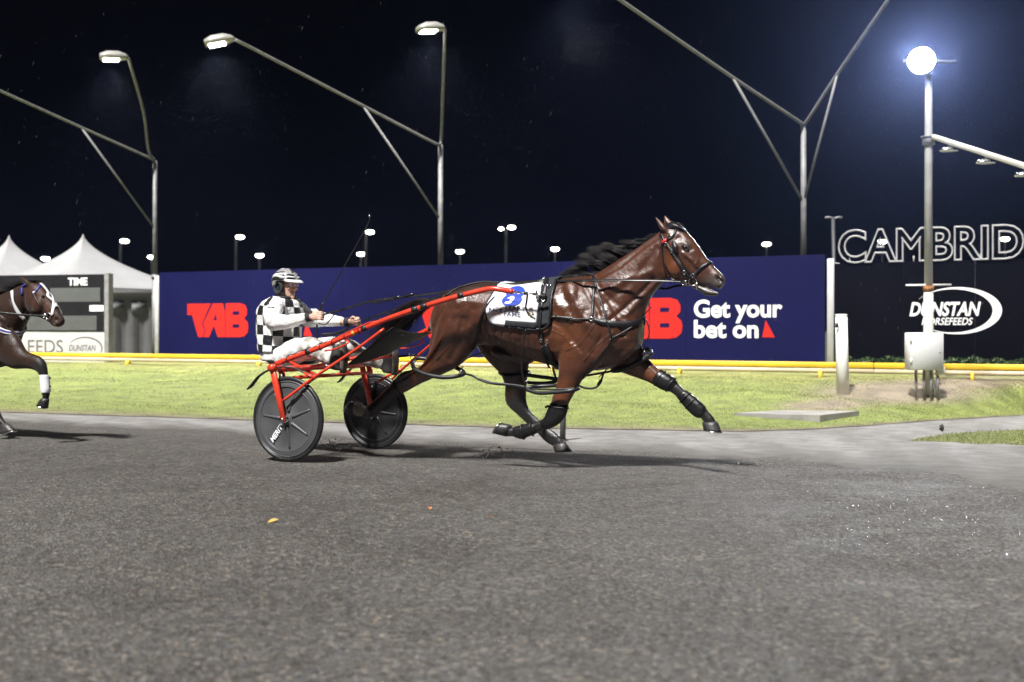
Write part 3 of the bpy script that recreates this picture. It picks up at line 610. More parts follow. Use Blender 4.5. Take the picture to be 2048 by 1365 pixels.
for t in (0.15, 0.47, 0.78):
    q = A0 + (A1 - A0) * t - Z * 0.12; R = [[q + nrm(A1 - A0) * 0.0 + np.array([w * math.cos(a), w * 0.6 * math.sin(a), z_]) for a in np.arange(16) * math.pi / 8] for z_, w in ((0.05, .03), (.035, .10), (0, .15), (-.02, .14))]
    sl = obj('small_lamp', *loft(R), M_chrome, fl); obj('lamp_bracket', *tube([q + Z * 0.04, q + Z * 0.12], 0.012, 6), M_galv, sl)
cb = empty('electrical_cabinet', at(1850, 795, FD - .25), 'pale grey electrical cabinet on pipe legs at the flood light pole', 'cabinet')
M_cab = mat('cabinet_grey', (0.64, 0.64, 0.64), 0.45, var=0.05, vscale=2)
cc0 = at(1848, 703, FD - .28); cx_, cn = nrm([math.cos(.1), math.sin(.1), 0]), nrm([math.sin(.1), -math.cos(.1), 0])
kx = 35 / FPX * (FD - .3); kz = 37.5 / FPX * (FD - .3)
obj('housing', *box(cc0, cx_ * kx * 0.97, cn * 0.11, Z * kz, 0.008), M_cab, cb); dr = obj('door', *box(cc0 + cn * 0.116 - cx_ * 0.015, cx_ * kx * 0.86, cn * 0.008, Z * kz * 0.95, 0.004), M_cab, cb)
for dz in (0.62, -0.5): obj('hinge', *tube([cc0 - cx_ * kx * 0.98 + cn * 0.11 + Z * (kz * dz - 0.04), cc0 - cx_ * kx * 0.98 + cn * 0.11 + Z * (kz * dz + 0.04)], 0.016, 8), M_white, dr)
obj('lock', *tube([cc0 + cn * 0.12 + cx_ * kx * 0.7, cc0 + cn * 0.14 + cx_ * kx * 0.7], 0.012, 8), M_chrome, dr)
obj('junction_box', *box(at(1880, 742, FD - .28), cx_ * 0.055, cn * 0.05, Z * 0.06, 0.005), M_pp, cb)
for x in (1832, 1848, 1862, 1875): obj('pipe_leg', *tube([at(x, 796, FD - .28), at(x, 738, FD - .28)], 0.022, 8), M_galv, cb)
mk = empty('marker_post', at(1686, 787, MD), 'white cylindrical marker post with a dark slot standing on the bank', 'post')
obj('shaft', *tube([at(1686, 792, MD), at(1682.5, 632, MD)], [0.096, 0.088], 20), M_white, mk); obj('cap', *tube([at(1682.5, 633, MD), at(1682.5, 629, MD)], [0.091, 0.085], 20), M_white, mk)
obj('slot', *box(at(1674, 651, MD - .095), [0.022, 0.006, 0], [0, 0.01, 0], [0, 0, 0.035]), M_black, mk); obj('ground_stake', *tube([at(1686, 797, MD), at(1686, 790, MD)], 0.05, 8), M_rubber, mk)
pd = [on_bank(x, y) for x, y in ((1468, 831), (1640, 845), (1718, 832), (1560, 823))]; pz = np.mean([q[2] for q in pd]) + .05
V = np.array([q * [1, 1, 0] + Z * pz for q in pd] + [q * [1, 1, 0] + Z * (pz - 0.16) for q in pd])
o = recalc(obj('concrete_slab', V, [(0, 1, 2, 3), (7, 6, 5, 4), (0, 4, 5, 1), (1, 5, 6, 2), (2, 6, 7, 3), (3, 7, 4, 0)], mat('grey_concrete', (0.26, 0.25, 0.235), 0.85, var=0.25, vscale=4, bump=0.4, bscale=25), smooth=False))
tag(o, 'flat grey concrete slab set in the grass below the marker post', 'slab')
rp = empty('marker_pole', on_track(1125, 885, 0.01), 'thin grey pole at the track edge seen under the horse', 'pole')
b0 = on_track(1125, 884); obj('shaft', *tube([b0, b0 + Z * 0.62 + H * 0.02], [0.032, 0.026], 10), mat('grey_plastic', (0.10, 0.10, 0.11), 0.5), rp); obj('foot', *tube([b0 - Z * 0.01, b0 + Z * 0.03], [0.07, 0.05], 12), M_rubber, rp)
bn = empty('banner_pole', at(1675, 745, 25.0), 'dark pole with small pale blue banner beside the black board', 'banner')
obj('pole', *tube([at(1672, 745, 25), at(1666, 436, 25)], 0.045, 8), mat('dark_pole', (0.05, 0.05, 0.055), 0.5), bn); obj('banner', *box(at(1675, 592, 24.9), [0.085, 0, 0], [0, 0.006, 0], Z * 0.27), mat('pale_blue_banner', (0.14, 0.24, 0.30), 0.7), bn)
for sx in (-1, 1): obj('arm', *tube([at(1667, 438, 25), at(1667 + sx * 9, 435, 25), at(1667 + sx * 17, 436, 25)], 0.03, 6), M_galv, bn)

# ------------------------------------------------------------------ car park street lamps far behind
M_dp = mat('night_dark_post', (0.006, 0.006, 0.007), 0.8, spec=0.1); M_sl = mat('street_lamp_glass', (0.9, 0.9, 0.9), 0.4, var=0, emit=(1.0, 0.97, 0.86), estr=9.0)  # posts and heads near black: the unlit night is put into their colour
SLN = {0: 'above the left marquee roofs', 1: 'between marquee and first lamp pole', 2: 'beside the first lamp pole shaft', 3: 'above the driver helmet, higher one', 4: 'above the driver helmet, lower one', 5: 'beside the whip tip', 6: 'below the whip tip, lower one', 7: 'right of the second lamp pole', 9: 'left of the horse mane', 10: 'left of the V shaped lamp pole', 11: 'seen through the letter A', 12: 'seen through the letter D'}
for i, t_ in enumerate([(91, 517, 75, 0), (249, 482, 60, 8), (304, 514, 75, 0), (480, 474, 62, 8), (519, 511, 80, 0), (740, 464, 62, 8), (722, 508, 82, 0), (920, 503, 80, 0), None, (1110, 498, 78, 0), (1533, 488, 76, 0), (1765, 483, 84, 0), (2010, 478, 84, 0)]):
    if t_ is None: continue
    x, y, D, side = t_; e = empty('street_lamp', at(x - side, 660, D) * [1, 1, 0], 'far lit street lamp ' + SLN[i], 'street lamp', 'far car park street lamps')
    tp = at(x - side, y + 2, D); obj('pole', *tube([tp * [1, 1, 0], tp], [0.12, 0.09], 8), M_dp, e); c = at(x, y, D - 0.3); w = 9 / FPX * D
    obj('lamp_head', *ball(c + Z * 0.10, (w * 0.9, 0.3, 0.05), 8), M_dp, e); obj('lamp_glass', *ball(c - Z * 0.02, (w * 0.95, 0.28, 4.2 / FPX * D), 8), M_sl, e)
e = empty('twin_street_lamp', at(1012, 660, 64) * [1, 1, 0], 'far twin-headed street lamp between lamp pole and horse mane', 'street lamp', 'far car park street lamps')
tp = at(1012, 458, 64); obj('pole', *tube([tp * [1, 1, 0], tp], [0.12, 0.09], 8), M_dp, e)
for x, y, s in ((1023, 454, 1), (1002, 457, 0.7)):
    c = at(x, y, 63.7); obj('lamp_glass', *ball(c - Z * 0.04, (8 * s / FPX * 64, 0.28, 4 * s / FPX * 64), 8), M_sl, e); obj('lamp_head', *ball(c + Z * 0.09, (8 * s / FPX * 64, 0.3, 0.05), 8), M_dp, e)
# leaves blown onto the track
for i, (x, y, s, c, lb) in enumerate([(546, 1043, .032, (.42, .30, .07), 'yellow fallen leaf lying on the track below the near wheel'), (860, 1017, .024, (.45, .20, .12), 'orange fallen leaf lying on the track below the far wheel'), (980, 1035, .014, (.40, .13, .03), 'tiny rust red leaf lying on the track in mid foreground'), (1949, 1216, .014, (.8, .8, .8), 'white scrap lying on the wet track at lower right')]):
    p = on_track(x, y, 0.006); a = 0.5 + i; u, w = np.array([math.cos(a), math.sin(a), 0.1]), np.array([-math.sin(a), math.cos(a), 0.25])
    V = [p + u * s * p1 + w * s * p2 + Z * p3 for p1, p2, p3 in ((-1, 0, 0), (-.4, .45, .006), (.4, .4, .01), (1, 0, .004), (.4, -.4, .008), (-.4, -.45, .004), (0, 0, 0))]
    V = np.array(V + [q - Z * 0.0015 for q in V]); tag(obj('fallen_leaf' if i < 3 else 'paper_scrap', V, [(j, (j + 1) % 6, 6) for j in range(6)] + [(7 + (j + 1) % 6, 7 + j, 13) for j in range(6)] + [(j, 7 + j, 7 + (j + 1) % 6, (j + 1) % 6) for j in range(6)], mat('leaf_%d' % i, c, 0.6), smooth=False), lb, 'leaf' if i < 3 else 'scrap')
# ================================================================== THE RACING HORSE
horse = empty('horse', MID + H * 2.0 * 1.0 - Z * 0.03, 'bay racehorse with black points pacing at full stretch, pulling the red sulky', 'horse')
HM = MID
torso = [(880, 604, 869, 640, .06), (893, 590, 872, 668, .17), (922, 573, 897, 690, .245), (958, 564, 945, 690, .275), (1000, 565, 1000, 694, .275), (1045, 568, 1045, 715, .285), (1092, 562, 1092, 729, .29), (1135, 556, 1133, 737, .275), (1180, 553, 1178, 742, .25), (1220, 566, 1214, 739, .225), (1250, 592, 1245, 727, .20), (1272, 620, 1268, 708, .15), (1284, 642, 1281, 690, .09)]
neck = [(1120, 566, 1235, 715, .15), (1155, 557, 1262, 695, .165), (1188, 549, 1282, 662, .155), (1215, 534, 1290, 628, .135), (1243, 516, 1299, 602, .112), (1270, 499, 1309, 586, .096), (1297, 480, 1321, 572, .085), (1322, 461, 1338, 556, .075)]
head = [(1327, 460, 1322, 515, .06), (1342, 452, 1331, 545, .083), (1362, 457, 1346, 560, .094), (1381, 472, 1360, 565, .092), (1396, 489, 1373, 568, .078), (1408, 508, 1384, 570, .063), (1419, 522, 1394, 570, .053), (1430, 534, 1404, 572, .048), (1441, 545, 1418, 574, .050), (1449, 555, 1430, 578, .046), (1451, 565, 1439, 580, .032)]
chin = [(1380, 560, 1384, 576, .035), (1396, 567, 1398, 582, .030), (1408, 573, 1409, 590, .033), (1421, 578, 1419, 593, .034), (1433, 583, 1429, 592, .028), (1439, 586, 1436, 590, .016)]
nh = [(888, 604, 1000, 632, .10), (872, 640, 985, 660, .125), (866, 668, 966, 680, .125), (858, 700, 944, 705, .112), (842, 730, 915, 734, .09), (822, 740, 876, 753, .068), (808, 743, 840, 769, .052), (796, 751, 811, 785, .044), (784, 765, 795, 791, .035), (764, 786, 778, 806, .027), (746, 803, 760, 822, .027), (731, 815, 751, 835, .034), (726, 810, 733, 836, .030), (717, 806, 716, 833, .029), (707, 808, 705, 828, .027)]
fh = [(925, 660, 1050, 650, .11), (948, 690, 1058, 690, .115), (976, 722, 1058, 722, .10), (1001, 748, 1055, 748, .074), (1010, 770, 1053, 772, .058), (1010, 793, 1052, 793, .050), (1015, 811, 1054, 808, .044), (1034, 829, 1062, 823, .033), (1052, 846, 1078, 839, .027), (1072, 864, 1095, 853, .027), (1087, 880, 1112, 866, .033), (1097, 888, 1122, 876, .030), (1105, 892, 1128, 884, .029), (1109, 898, 1132, 893, .028)]
nf = [(1105, 600, 1235, 625, .07), (1108, 640, 1250, 655, .085), (1112, 690, 1225, 705, .095), (1118, 727, 1192, 737, .082), (1116, 758, 1168, 757, .064), (1109, 785, 1149, 787, .050), (1101, 808, 1134, 815, .045), (1093, 825, 1128, 835, .046), (1087, 840, 1107, 853, .036), (1076, 843, 1085, 861, .030), (1060, 847, 1064, 869, .030), (1042, 852, 1046, 877, .034), (1025, 855, 1027, 874, .029), (1012, 855, 1012, 873, .029), (1003, 853, 1000, 870, .027)]
ff = [(1265, 640, 1180, 700, .085), (1283, 690, 1208, 732, .085), (1300, 720, 1250, 748, .064), (1320, 741, 1292, 763, .050), (1342, 753, 1318, 776, .046), (1360, 771, 1341, 785, .036), (1376, 786, 1357, 797, .029), (1393, 798, 1374, 815, .030), (1409, 813, 1390, 831, .034), (1419, 825, 1402, 837, .029), (1430, 839, 1406, 843, .029), (1435, 850, 1408, 852, .028)]
def muscle(px, py, off, rl, rh, rw, tilt=0.0, mid=None):
    c = U(px, py, off, mid); a = math.radians(tilt); ax = np.array([H * math.cos(a) + Z * math.sin(a), -H * math.sin(a) + Z * math.cos(a), N]); return ball(c, (rl, rh, rw), 10, ax)
def horse_skin(T, legs, muscles, voxel, mid):
    parts = [px_loft(s, o_, mid, p=p_) for s, o_, p_ in T] + [px_loft(s, o_, mid) for s, o_ in legs] + muscles
    return fuse(parts, voxel, 5)
ms = []
for sgn in (-1, 1):
    ms += [muscle(1188, 655, .17 * sgn, .13, .20, .085, 20), muscle(1150, 690, .175 * sgn, .14, .10, .075, 25), muscle(912, 660, .16 * sgn, .13, .22, .10, -12), muscle(930, 610, .16 * sgn, .16, .13, .11, -20), muscle(1150, 605, .14 * sgn, .10, .18, .10, 15),
           muscle(1238, 690, .07 * sgn, .15, .13, .08, 30), muscle(1352, 535, .072 * sgn, .06, .075, .03, -30), muscle(1050, 640, .16 * sgn, .36, .24, .14, 2)]
    # brow above the eye, nostril wing
    ms += [muscle(1373, 490, .078 * sgn, .034, .014, .010, -40), muscle(1441, 558, .040 * sgn, .020, .016, .012, -50)]
for sgn in (-1, 1):
    e_ = [(1321, 461, 1343, 468, .022), (1317, 452, 1336, 459, .026), (1313, 443, 1327, 447, .017), (1308, 431, 1311, 433, .004)] if sgn < 0 else [(1329, 455, 1353, 456, .022), (1328, 446, 1349, 447, .026), (1327, 438, 1341, 440, .017), (1328, 429, 1331, 431, .004)]
    ms.append(px_loft(e_, .055 * sgn, HM))
ms.append(muscle(1024, 712, 0, .20, .055, .09, -12))                    # sheath and groin
hv, hf, he = horse_skin([(torso, 0, 2.2), (neck, 0, 2.0), (head, 0, 2.3), (chin, 0, 2.0)], [(nh, -.15), (fh, .15), (nf, -.155), (ff, .15)], ms, 0.0075, HM)
# relief: muscle edges, ribs, cheek bone, veins; (line, radius px, height m, lateral range)
def sculpt(v, f, mid, strokes, scale=247.0):
    q = side2d(v, mid); l = lat(v, mid); n_ = vnormals(v, f); d = np.zeros(len(v))
    for poly, r, h_, lo, hi in strokes:
        pl = np.array([side2d(U(x, y, 0, mid)[None], mid)[0] for x, y in poly]); rr = r / scale
        w = np.exp(-(seg_dist(q, pl) / rr) ** 2); a = np.abs(l) if lo >= 0 else l
        d += 1.2 * h_ * w * (a > lo) * (a < hi)
    return v + n_ * d[:, None]
big = 0.05
RELIEF = [([(1112, 590), (1106, 640), (1108, 690), (1115, 722)], 7, -.012, .1, 9), ([(1205, 575), (1232, 600), (1258, 640), (1262, 670)], 6, -.013, .05, 9), ([(1180, 570), (1215, 622), (1228, 668), (1205, 705)], 5, -.009, .05, 9),
          ([(1120, 640), (1150, 655), (1185, 700)], 5, -.006, .1, 9), ([(1135, 600), (1160, 640)], 9, .009, .1, 9), ([(1165, 590), (1195, 650)], 8, .010, .1, 9), ([(1222, 640), (1240, 690), (1215, 720)], 6, .008, .05, 9),
          ([(955, 640), (948, 680), (928, 718)], 7, -.012, .08, 9), ([(975, 620), (960, 655), (968, 690)], 8, -.012, .08, 9), ([(925, 600), (900, 640), (885, 690), (862, 725)], 6, -.010, .08, 9), ([(945, 610), (925, 660), (905, 710)], 8, .010, .08, 9), ([(890, 640), (878, 690)], 7, .008, .08, 9),
          ([(905, 590), (940, 600)], 8, .008, .1, 9), ([(860, 735), (835, 752), (815, 764)], 3, -.008, .05, 9),
          ([(1195, 560), (1245, 535), (1290, 495), (1320, 475)], 5, -.008, .03, 9), ([(1215, 590), (1265, 560), (1308, 545)], 7, .009, .03, 9), ([(1240, 640), (1285, 590), (1312, 560)], 4, -.010, .03, 9), ([(1225, 610), (1290, 545), (1318, 500)], 6, -.006, .03, 9), ([(1265, 630), (1300, 585), (1318, 565)], 4, .008, .02, 9),
          ([(1328, 500), (1330, 530), (1340, 552)], 4, -.012, .03, 9), ([(1372, 508), (1392, 525), (1398, 535)], 3, .008, .03, 9), ([(1378, 520), (1400, 545)], 4, -.006, .03, 9), ([(1362, 478)], 6, -.010, .04, 9), ([(1385, 500)], 5, -.006, .04, 9),
          ([(1439, 557), (1444, 562)], 4.0, -.024, .012, .08), ([(1384, 566), (1398, 571), (1415, 573), (1432, 580)], 2.0, -.012, .0, .08),
          ([(1095, 640), (1060, 640), (1020, 650)], 10, .004, .15, 9)]
for i, x in enumerate((985, 1000, 1016, 1033, 1051, 1070, 1088)): RELIEF.append(([(x, 655), (x - 4, 690 + i * 3), (x - 2, 700 + i * 4)], 3.2, -.005, .15, 9))
hv = sculpt(hv, hf, HM, RELIEF)
RELIEF_V = [([(1155, 700), (1180, 690), (1205, 660), (1215, 640)], 1.5, .005, .1, 9), ([(1190, 720), (1215, 690), (1245, 665)], 1.4, .005, .05, 9), ([(1128, 660), (1150, 670), (1165, 690)], 1.3, .004, .1, 9), ([(1000, 700), (1040, 705), (1080, 715)], 1.4, .004, .1, 9), ([(930, 690), (905, 715), (880, 735)], 1.4, .005, .1, 9), ([(1140, 735), (1135, 765), (1122, 795)], 1.4, .004, -.3, -.1), ([(1290, 735), (1310, 755)], 1.5, .004, .1, 9), ([(1355, 500), (1360, 520), (1372, 535)], 1.2, .003, .03, 9), ([(1400, 520), (1392, 540), (1396, 552)], 1.2, .003, .03, 9), ([(1165, 600), (1170, 625), (1160, 650)], 1.4, .004, .1, 9)]
hv = sculpt(hv, hf, HM, RELIEF_V); hv = smooth(hv, he, 1, 0.4)
def coat(v, mid, base, paints):
    """coat colours: dark points on legs, muzzle and crest"""
    q = side2d(v, mid); l = lat(v, mid); C = np.tile(np.array(base, float), (len(v), 1))
    for poly, r, c, lo, hi, soft in paints:
        off = 0 if lo < 0 < hi else (0.15 if lo > 0 else -0.15)
        pl = np.array([side2d((U(x, y, off, mid))[None], mid)[0] for x, y in poly]); w = np.clip((r / 247.0 - seg_dist(q, pl)) / (soft / 247.0) + 0.5, 0, 1) * (l > lo) * (l < hi)
        C = C * (1 - w[:, None]) + np.array(c) * w[:, None]
    return C
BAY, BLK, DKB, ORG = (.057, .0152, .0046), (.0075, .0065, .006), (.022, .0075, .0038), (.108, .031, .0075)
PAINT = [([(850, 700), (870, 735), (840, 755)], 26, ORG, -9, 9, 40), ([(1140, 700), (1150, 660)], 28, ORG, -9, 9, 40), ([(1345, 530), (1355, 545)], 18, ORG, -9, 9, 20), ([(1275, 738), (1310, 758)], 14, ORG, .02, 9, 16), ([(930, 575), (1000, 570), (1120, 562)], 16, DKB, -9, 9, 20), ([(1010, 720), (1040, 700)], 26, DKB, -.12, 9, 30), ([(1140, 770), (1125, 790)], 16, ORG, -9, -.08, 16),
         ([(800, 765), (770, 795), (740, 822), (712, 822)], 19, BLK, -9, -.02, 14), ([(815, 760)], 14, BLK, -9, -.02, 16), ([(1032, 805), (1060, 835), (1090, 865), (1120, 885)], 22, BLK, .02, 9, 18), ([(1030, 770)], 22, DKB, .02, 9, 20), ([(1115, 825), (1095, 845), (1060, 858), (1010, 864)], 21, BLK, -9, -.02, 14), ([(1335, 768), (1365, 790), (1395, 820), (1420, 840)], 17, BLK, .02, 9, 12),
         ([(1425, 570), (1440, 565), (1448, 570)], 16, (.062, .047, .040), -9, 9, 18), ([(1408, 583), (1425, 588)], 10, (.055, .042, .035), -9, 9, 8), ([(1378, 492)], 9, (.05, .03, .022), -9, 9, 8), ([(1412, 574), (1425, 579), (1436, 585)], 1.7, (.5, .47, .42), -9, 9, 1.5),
         ([(1440, 557), (1444, 562)], 4.4, (.01, .006, .006), -9, 9, 2), ([(1310, 432), (1318, 455)], 3, (.03, .015, .01), -9, 9, 4), ([(722, 818), (716, 819)], 13, (.55, .50, .43), -9, -.02, 8), ([(738, 826)], 7, BLK, -9, -.02, 6)]  # thin dark ear stroke paints the shade of a hollow on the solid ear
def horse_mat(name, gloss=0.3, wet=1.0):
    m = mat(name, (0.1, 0.03, 0.01), gloss, var=0.16, vscale=14, attr='Col', spec=0.6); nt = m.node_tree; b = nt.nodes['Principled BSDF']; L = nt.links.new
    tc = nt.nodes.new('ShaderNodeTexCoord'); mp = nt.nodes.new('ShaderNodeMapping'); mp.inputs['Scale'].default_value = (1, 1, 0.35); L(tc.outputs['Object'], mp.inputs['Vector'])
    n1 = nt.nodes.new('ShaderNodeTexNoise'); n1.inputs['Scale'].default_value = 320; n1.inputs['Detail'].default_value = 3; L(mp.outputs[0], n1.inputs['Vector'])
    n2 = nt.nodes.new('ShaderNodeTexNoise'); n2.inputs['Scale'].default_value = 30; n2.inputs['Detail'].default_value = 8; n2.inputs['Roughness'].default_value = 0.62; L(tc.outputs['Object'], n2.inputs['Vector'])
    ad = nt.nodes.new('ShaderNodeMath'); ad.operation = 'MULTIPLY_ADD'; ad.inputs[1].default_value = 0.2; L(n1.outputs['Fac'], ad.inputs[0]); L(n2.outputs['Fac'], ad.inputs[2])
    bp = nt.nodes.new('ShaderNodeBump'); bp.inputs['Strength'].default_value = 0.42; bp.inputs['Distance'].default_value = 0.012; L(ad.outputs[0], bp.inputs['Height']); L(bp.outputs['Normal'], b.inputs['Normal'])
    n3 = nt.nodes.new('ShaderNodeTexNoise'); n3.inputs['Scale'].default_value = 9; n3.inputs['Detail'].default_value = 9; n3.inputs['Roughness'].default_value = 0.7; L(mp.outputs[0], n3.inputs['Vector'])
    m3 = nt.nodes.new('ShaderNodeMapRange'); m3.inputs['From Min'].default_value = 0.36; m3.inputs['From Max'].default_value = 0.64; m3.inputs['To Min'].default_value = gloss - 0.12; m3.inputs['To Max'].default_value = gloss + 0.17; L(n3.outputs['Fac'], m3.inputs['Value']); L(m3.outputs['Result'], b.inputs['Roughness'])
    m4 = nt.nodes.new('ShaderNodeMapRange'); m4.inputs['From Min'].default_value = 0.35; m4.inputs['From Max'].default_value = 0.65; m4.inputs['To Min'].default_value = 0.95 * wet; m4.inputs['To Max'].default_value = 0.5 * wet; L(n3.outputs['Fac'], m4.inputs['Value']); L(m4.outputs['Result'], b.inputs['Specular IOR Level'])
    b.inputs['Coat Weight'].default_value = 0.08 * wet; b.inputs['Coat Roughness'].default_value = 0.34; b.inputs['Sheen Weight'].default_value = 0.08
    return m
M_coat = horse_mat('wet_bay_coat', 0.33)
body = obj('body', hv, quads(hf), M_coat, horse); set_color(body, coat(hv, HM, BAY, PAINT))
HB = bvh_of(hv, hf)
# eyes
M_eye = mat('horse_eye', (0.006, 0.004, 0.003), 0.06, var=0, coat=1.0)
for sgn in (-1, 1):
    p, n_ = hit(HB, 1370, 496) if sgn < 0 else (mirror(hit(HB, 1370, 496)[0], HM), mirror(HM + hit(HB, 1370, 496)[1], HM) - HM)
    obj('eye', *ball(p - n_ * 0.010, 0.0235, 10), M_eye, horse)
    lid = [p - n_ * 0.004 + (H * math.cos(a) * 0.027 + Z * (math.sin(a) * 0.017 - math.cos(a) * 0.008)) + n_ * 0.006 for a in np.linspace(0, 2 * math.pi, 20)[:-1]]
    obj('eyelid', *tube(lid, 0.0055, 6, closed=True), mat('eyelid_skin', (.02, .012, .009), .55, var=.1), horse); set_color(horse.children[-1], np.tile([[.04, .022, .015]], (19 * 6, 1)))
# hooves with worn steel shoes: coronet ring then ground ring
def hoof(top, bot, off, w0, w1, parent, mid=None, extra=None):
    A, B = [U(*p, off, mid) for p in top], [U(*p, off, mid) for p in bot]; R = []
    for t in (0, .35, .8, 1.0):
        a, b2 = A[0] + (B[0] - A[0]) * t, A[1] + (B[1] - A[1]) * t; w = w0 + (w1 - w0) * t; th = np.arange(18) * math.pi / 9
        R.append((a + b2) / 2 + np.outer(np.cos(th), (b2 - a) / 2 * (1.0)) + np.outer(np.sin(th), N) * w)
    h_ = obj('hoof', *loft(R), M_hoof, parent); c = (B[0] + B[1]) / 2; dn = nrm(c - (A[0] + A[1]) / 2)
    R2 = [R[-1] + dn * t for t in (0.001, 0.010)]; obj('shoe', *loft([c + (r - c) * 1.03 for r in R2]), M_chrome, h_)
hoof([(711, 805), (708, 833)], [(704, 804), (691, 825)], -.15, .038, .052, horse); hoof([(1105, 891), (1131, 883)], [(1110, 904), (1143, 902)], .15, .036, .055, horse)
hoof([(1023, 850), (1014, 874)], [(1004, 846), (988, 868)], -.155, .036, .053, horse); hoof([(1404, 845), (1435, 843)], [(1407, 859), (1443, 864)], .15, .036, .055, horse)
# mane, forelock and tail
crest = catmull(np.array([U(x, y, 0.0) for x, y in ((1122, 562), (1160, 557), (1190, 549), (1215, 535), (1243, 517), (1270, 500), (1297, 481), (1318, 466))]), 12)
def wind(i, root):
    r = RNG.uniform(0, 1, 6); t = root_t[i]; n_ = 10; L_ = (0.15 + 0.16 * math.sin(math.pi * min(1, t * 1.15)) * (0.6 + 0.6 * r[0])) * (0.55 if t > 0.88 else 1)
    cl = clump[int(t * 23) % 23]; up = 0.38 + 1.0 * cl[0] * math.sin(math.pi * t) + 0.25 * (r[1] - 0.5); d = nrm(-H * (1.0 + 0.2 * r[2]) + Z * up + N * (0.25 * cl[1] + 0.25 * (r[3] - 0.3)))
    P = [root]; v_ = d.copy(); ph = cl[2] * 6.3 + r[4] * 1.2
    for j in range(n_ - 1):
        s = j / n_; v_ = nrm(d + Z * (-1.05 * s * s - 0.1 * s + 0.45 * math.sin(ph + s * 9)) - H * s * 0.5 + N * 0.5 * math.cos(ph + s * 8)); P.append(P[-1] + v_ * L_ / n_)
    return np.array(P)
clump = RNG.uniform(0, 1, (23, 3)); nr = 3800; root_t = RNG.uniform(0, 1, nr); roots = [crest[int(t * (len(crest) - 1))] + N * RNG.uniform(-.02, .05) - Z * 0.012 for t in root_t]
M_mane = mat('mane_hair', (0.009, 0.0065, 0.006), 0.5, var=0.6, vscale=6); M_tail = mat('tail_hair', (0.014, 0.0075, 0.006), 0.5, var=0.6, vscale=8)
strands('mane', roots, wind, M_mane, horse, r0=0.0015)
tl = catmull(np.array([U(886, 602, 0), U(862, 604, .02), U(838, 611, .05), U(812, 628, .08), U(786, 652, .10), U(757, 676, .12), U(728, 690, .13)]), 4)
obj('tail_dock', *tube(tl[:10], np.linspace(.032, .016, 10), 10), M_tail, horse)
def tailfn(i, root):
    r = RNG.uniform(-1, 1, 8); n_ = 12; end = 0.45 + 0.55 * abs(r[0]); P = []
    for j in range(n_):
        s = j / (n_ - 1); p = tl[min(len(tl) - 1, int(3 + s * end * (len(tl) - 4)))] if False else np.array([np.interp(3 + s * end * (len(tl) - 4), np.arange(len(tl)), tl[:, k]) for k in range(3)])
        sp = 0.02 + 0.14 * s ** 1.2; P.append(p + N * sp * r[1] * 1.0 + Z * sp * (r[2] * 0.75 - 0.25 * s) + H * sp * 0.35 * r[3] + Z * 0.012 * math.sin(8 * s + r[4] * 5))
    return np.array(P)
strands('tail', [None] * 1900, tailfn, M_tail, horse, r0=0.0014)
fk = U(1338, 452, 0)
def foref(i, root):
    r = RNG.uniform(-1, 1, 5); d = nrm(H * 0.55 + Z * (0.15 + 0.35 * r[0]) + N * 0.7 * r[1]); P = [root]
    for j in range(8): P.append(P[-1] + nrm(d - Z * 0.22 * j + H * 0.1 * r[2]) * 0.011 * (1 + 0.3 * r[3]))
    return np.array(P)
strands('forelock', [fk + H * RNG.uniform(-.03, .05) + N * RNG.uniform(-.03, .03) for _ in range(220)], foref, M_mane, horse, r0=0.002)
# white hair tuft of the hind pastern
pt = [hit(HB, 711 + RNG.uniform(0, 17), 805 + RNG.uniform(0, 26)) for _ in range(260)]
strands('pastern_hair', [p for p, n_ in pt if p is not None], lambda i, r: np.array([r + (-H * 0.4 + Z * 0.5 - N * 0.5 + RNG.normal(size=3) * 0.5) * 0.022 * j / 4 for j in range(5)]), mat('white_hair', (0.6, 0.55, 0.47), 0.6, var=0.3, vscale=30), horse, r0=0.0014)
# ================================================================== HARNESS, BRIDLE, CLOTH, HOPPLES, BOOTS, REINS
def US(pts, mid=None): return np.array([U(x, y, o_, mid) for x, y, o_ in pts])
def sym(v): return np.array([mirror(p, HM) for p in v])
def strap(name, poly, w, parent, m=M_black, t=0.006, off=0.006, both=True, fallback=-0.2):
    P, Q = surf_path(HB, poly, off, 4, fallback); w_ = np.interp(np.linspace(0, 1, len(P)), np.linspace(0, 1, len(w)), w) if hasattr(w, '__len__') else w
    v, f = ribbon(P, Q, w_, t); o = recalc(obj(name, v, f, m, parent))
    if both: recalc(obj(name, sym(v), f, m, parent))
    return P, Q
def buckle(c, n_, t, s, parent, m=M_chrome, name='buckle', r=0.0022):
    n_, t = nrm(n_), nrm(t); u = nrm(np.cross(n_, t)); t = np.cross(u, n_); P = [c + n_ * 0.008 + t * a * s + u * b2 * s for a, b2 in ((-1, -.8), (0, -.95), (1, -.8), (1.1, 0), (1, .8), (0, .95), (-1, .8), (-1.1, 0))]
    obj(name, *tube(P, r, 6, closed=True), m, parent)
def ring(c, n_, r, parent, m=M_chrome, th=0.0035, name='ring'):
    n_ = nrm(n_); a = nrm(np.cross(n_, Z if abs(n_[2]) < .9 else H)); b2 = np.cross(n_, a); obj(name, *tube(ring_pts(c, a * r, b2 * r, 20), th, 7, closed=True), m, parent)
def skin(px, py, off=0.008, fb=-0.2):
    p, n_ = hit(HB, px, py)
    if p is None: return U(px, py, fb), -N
    return p + n_ * off, n_
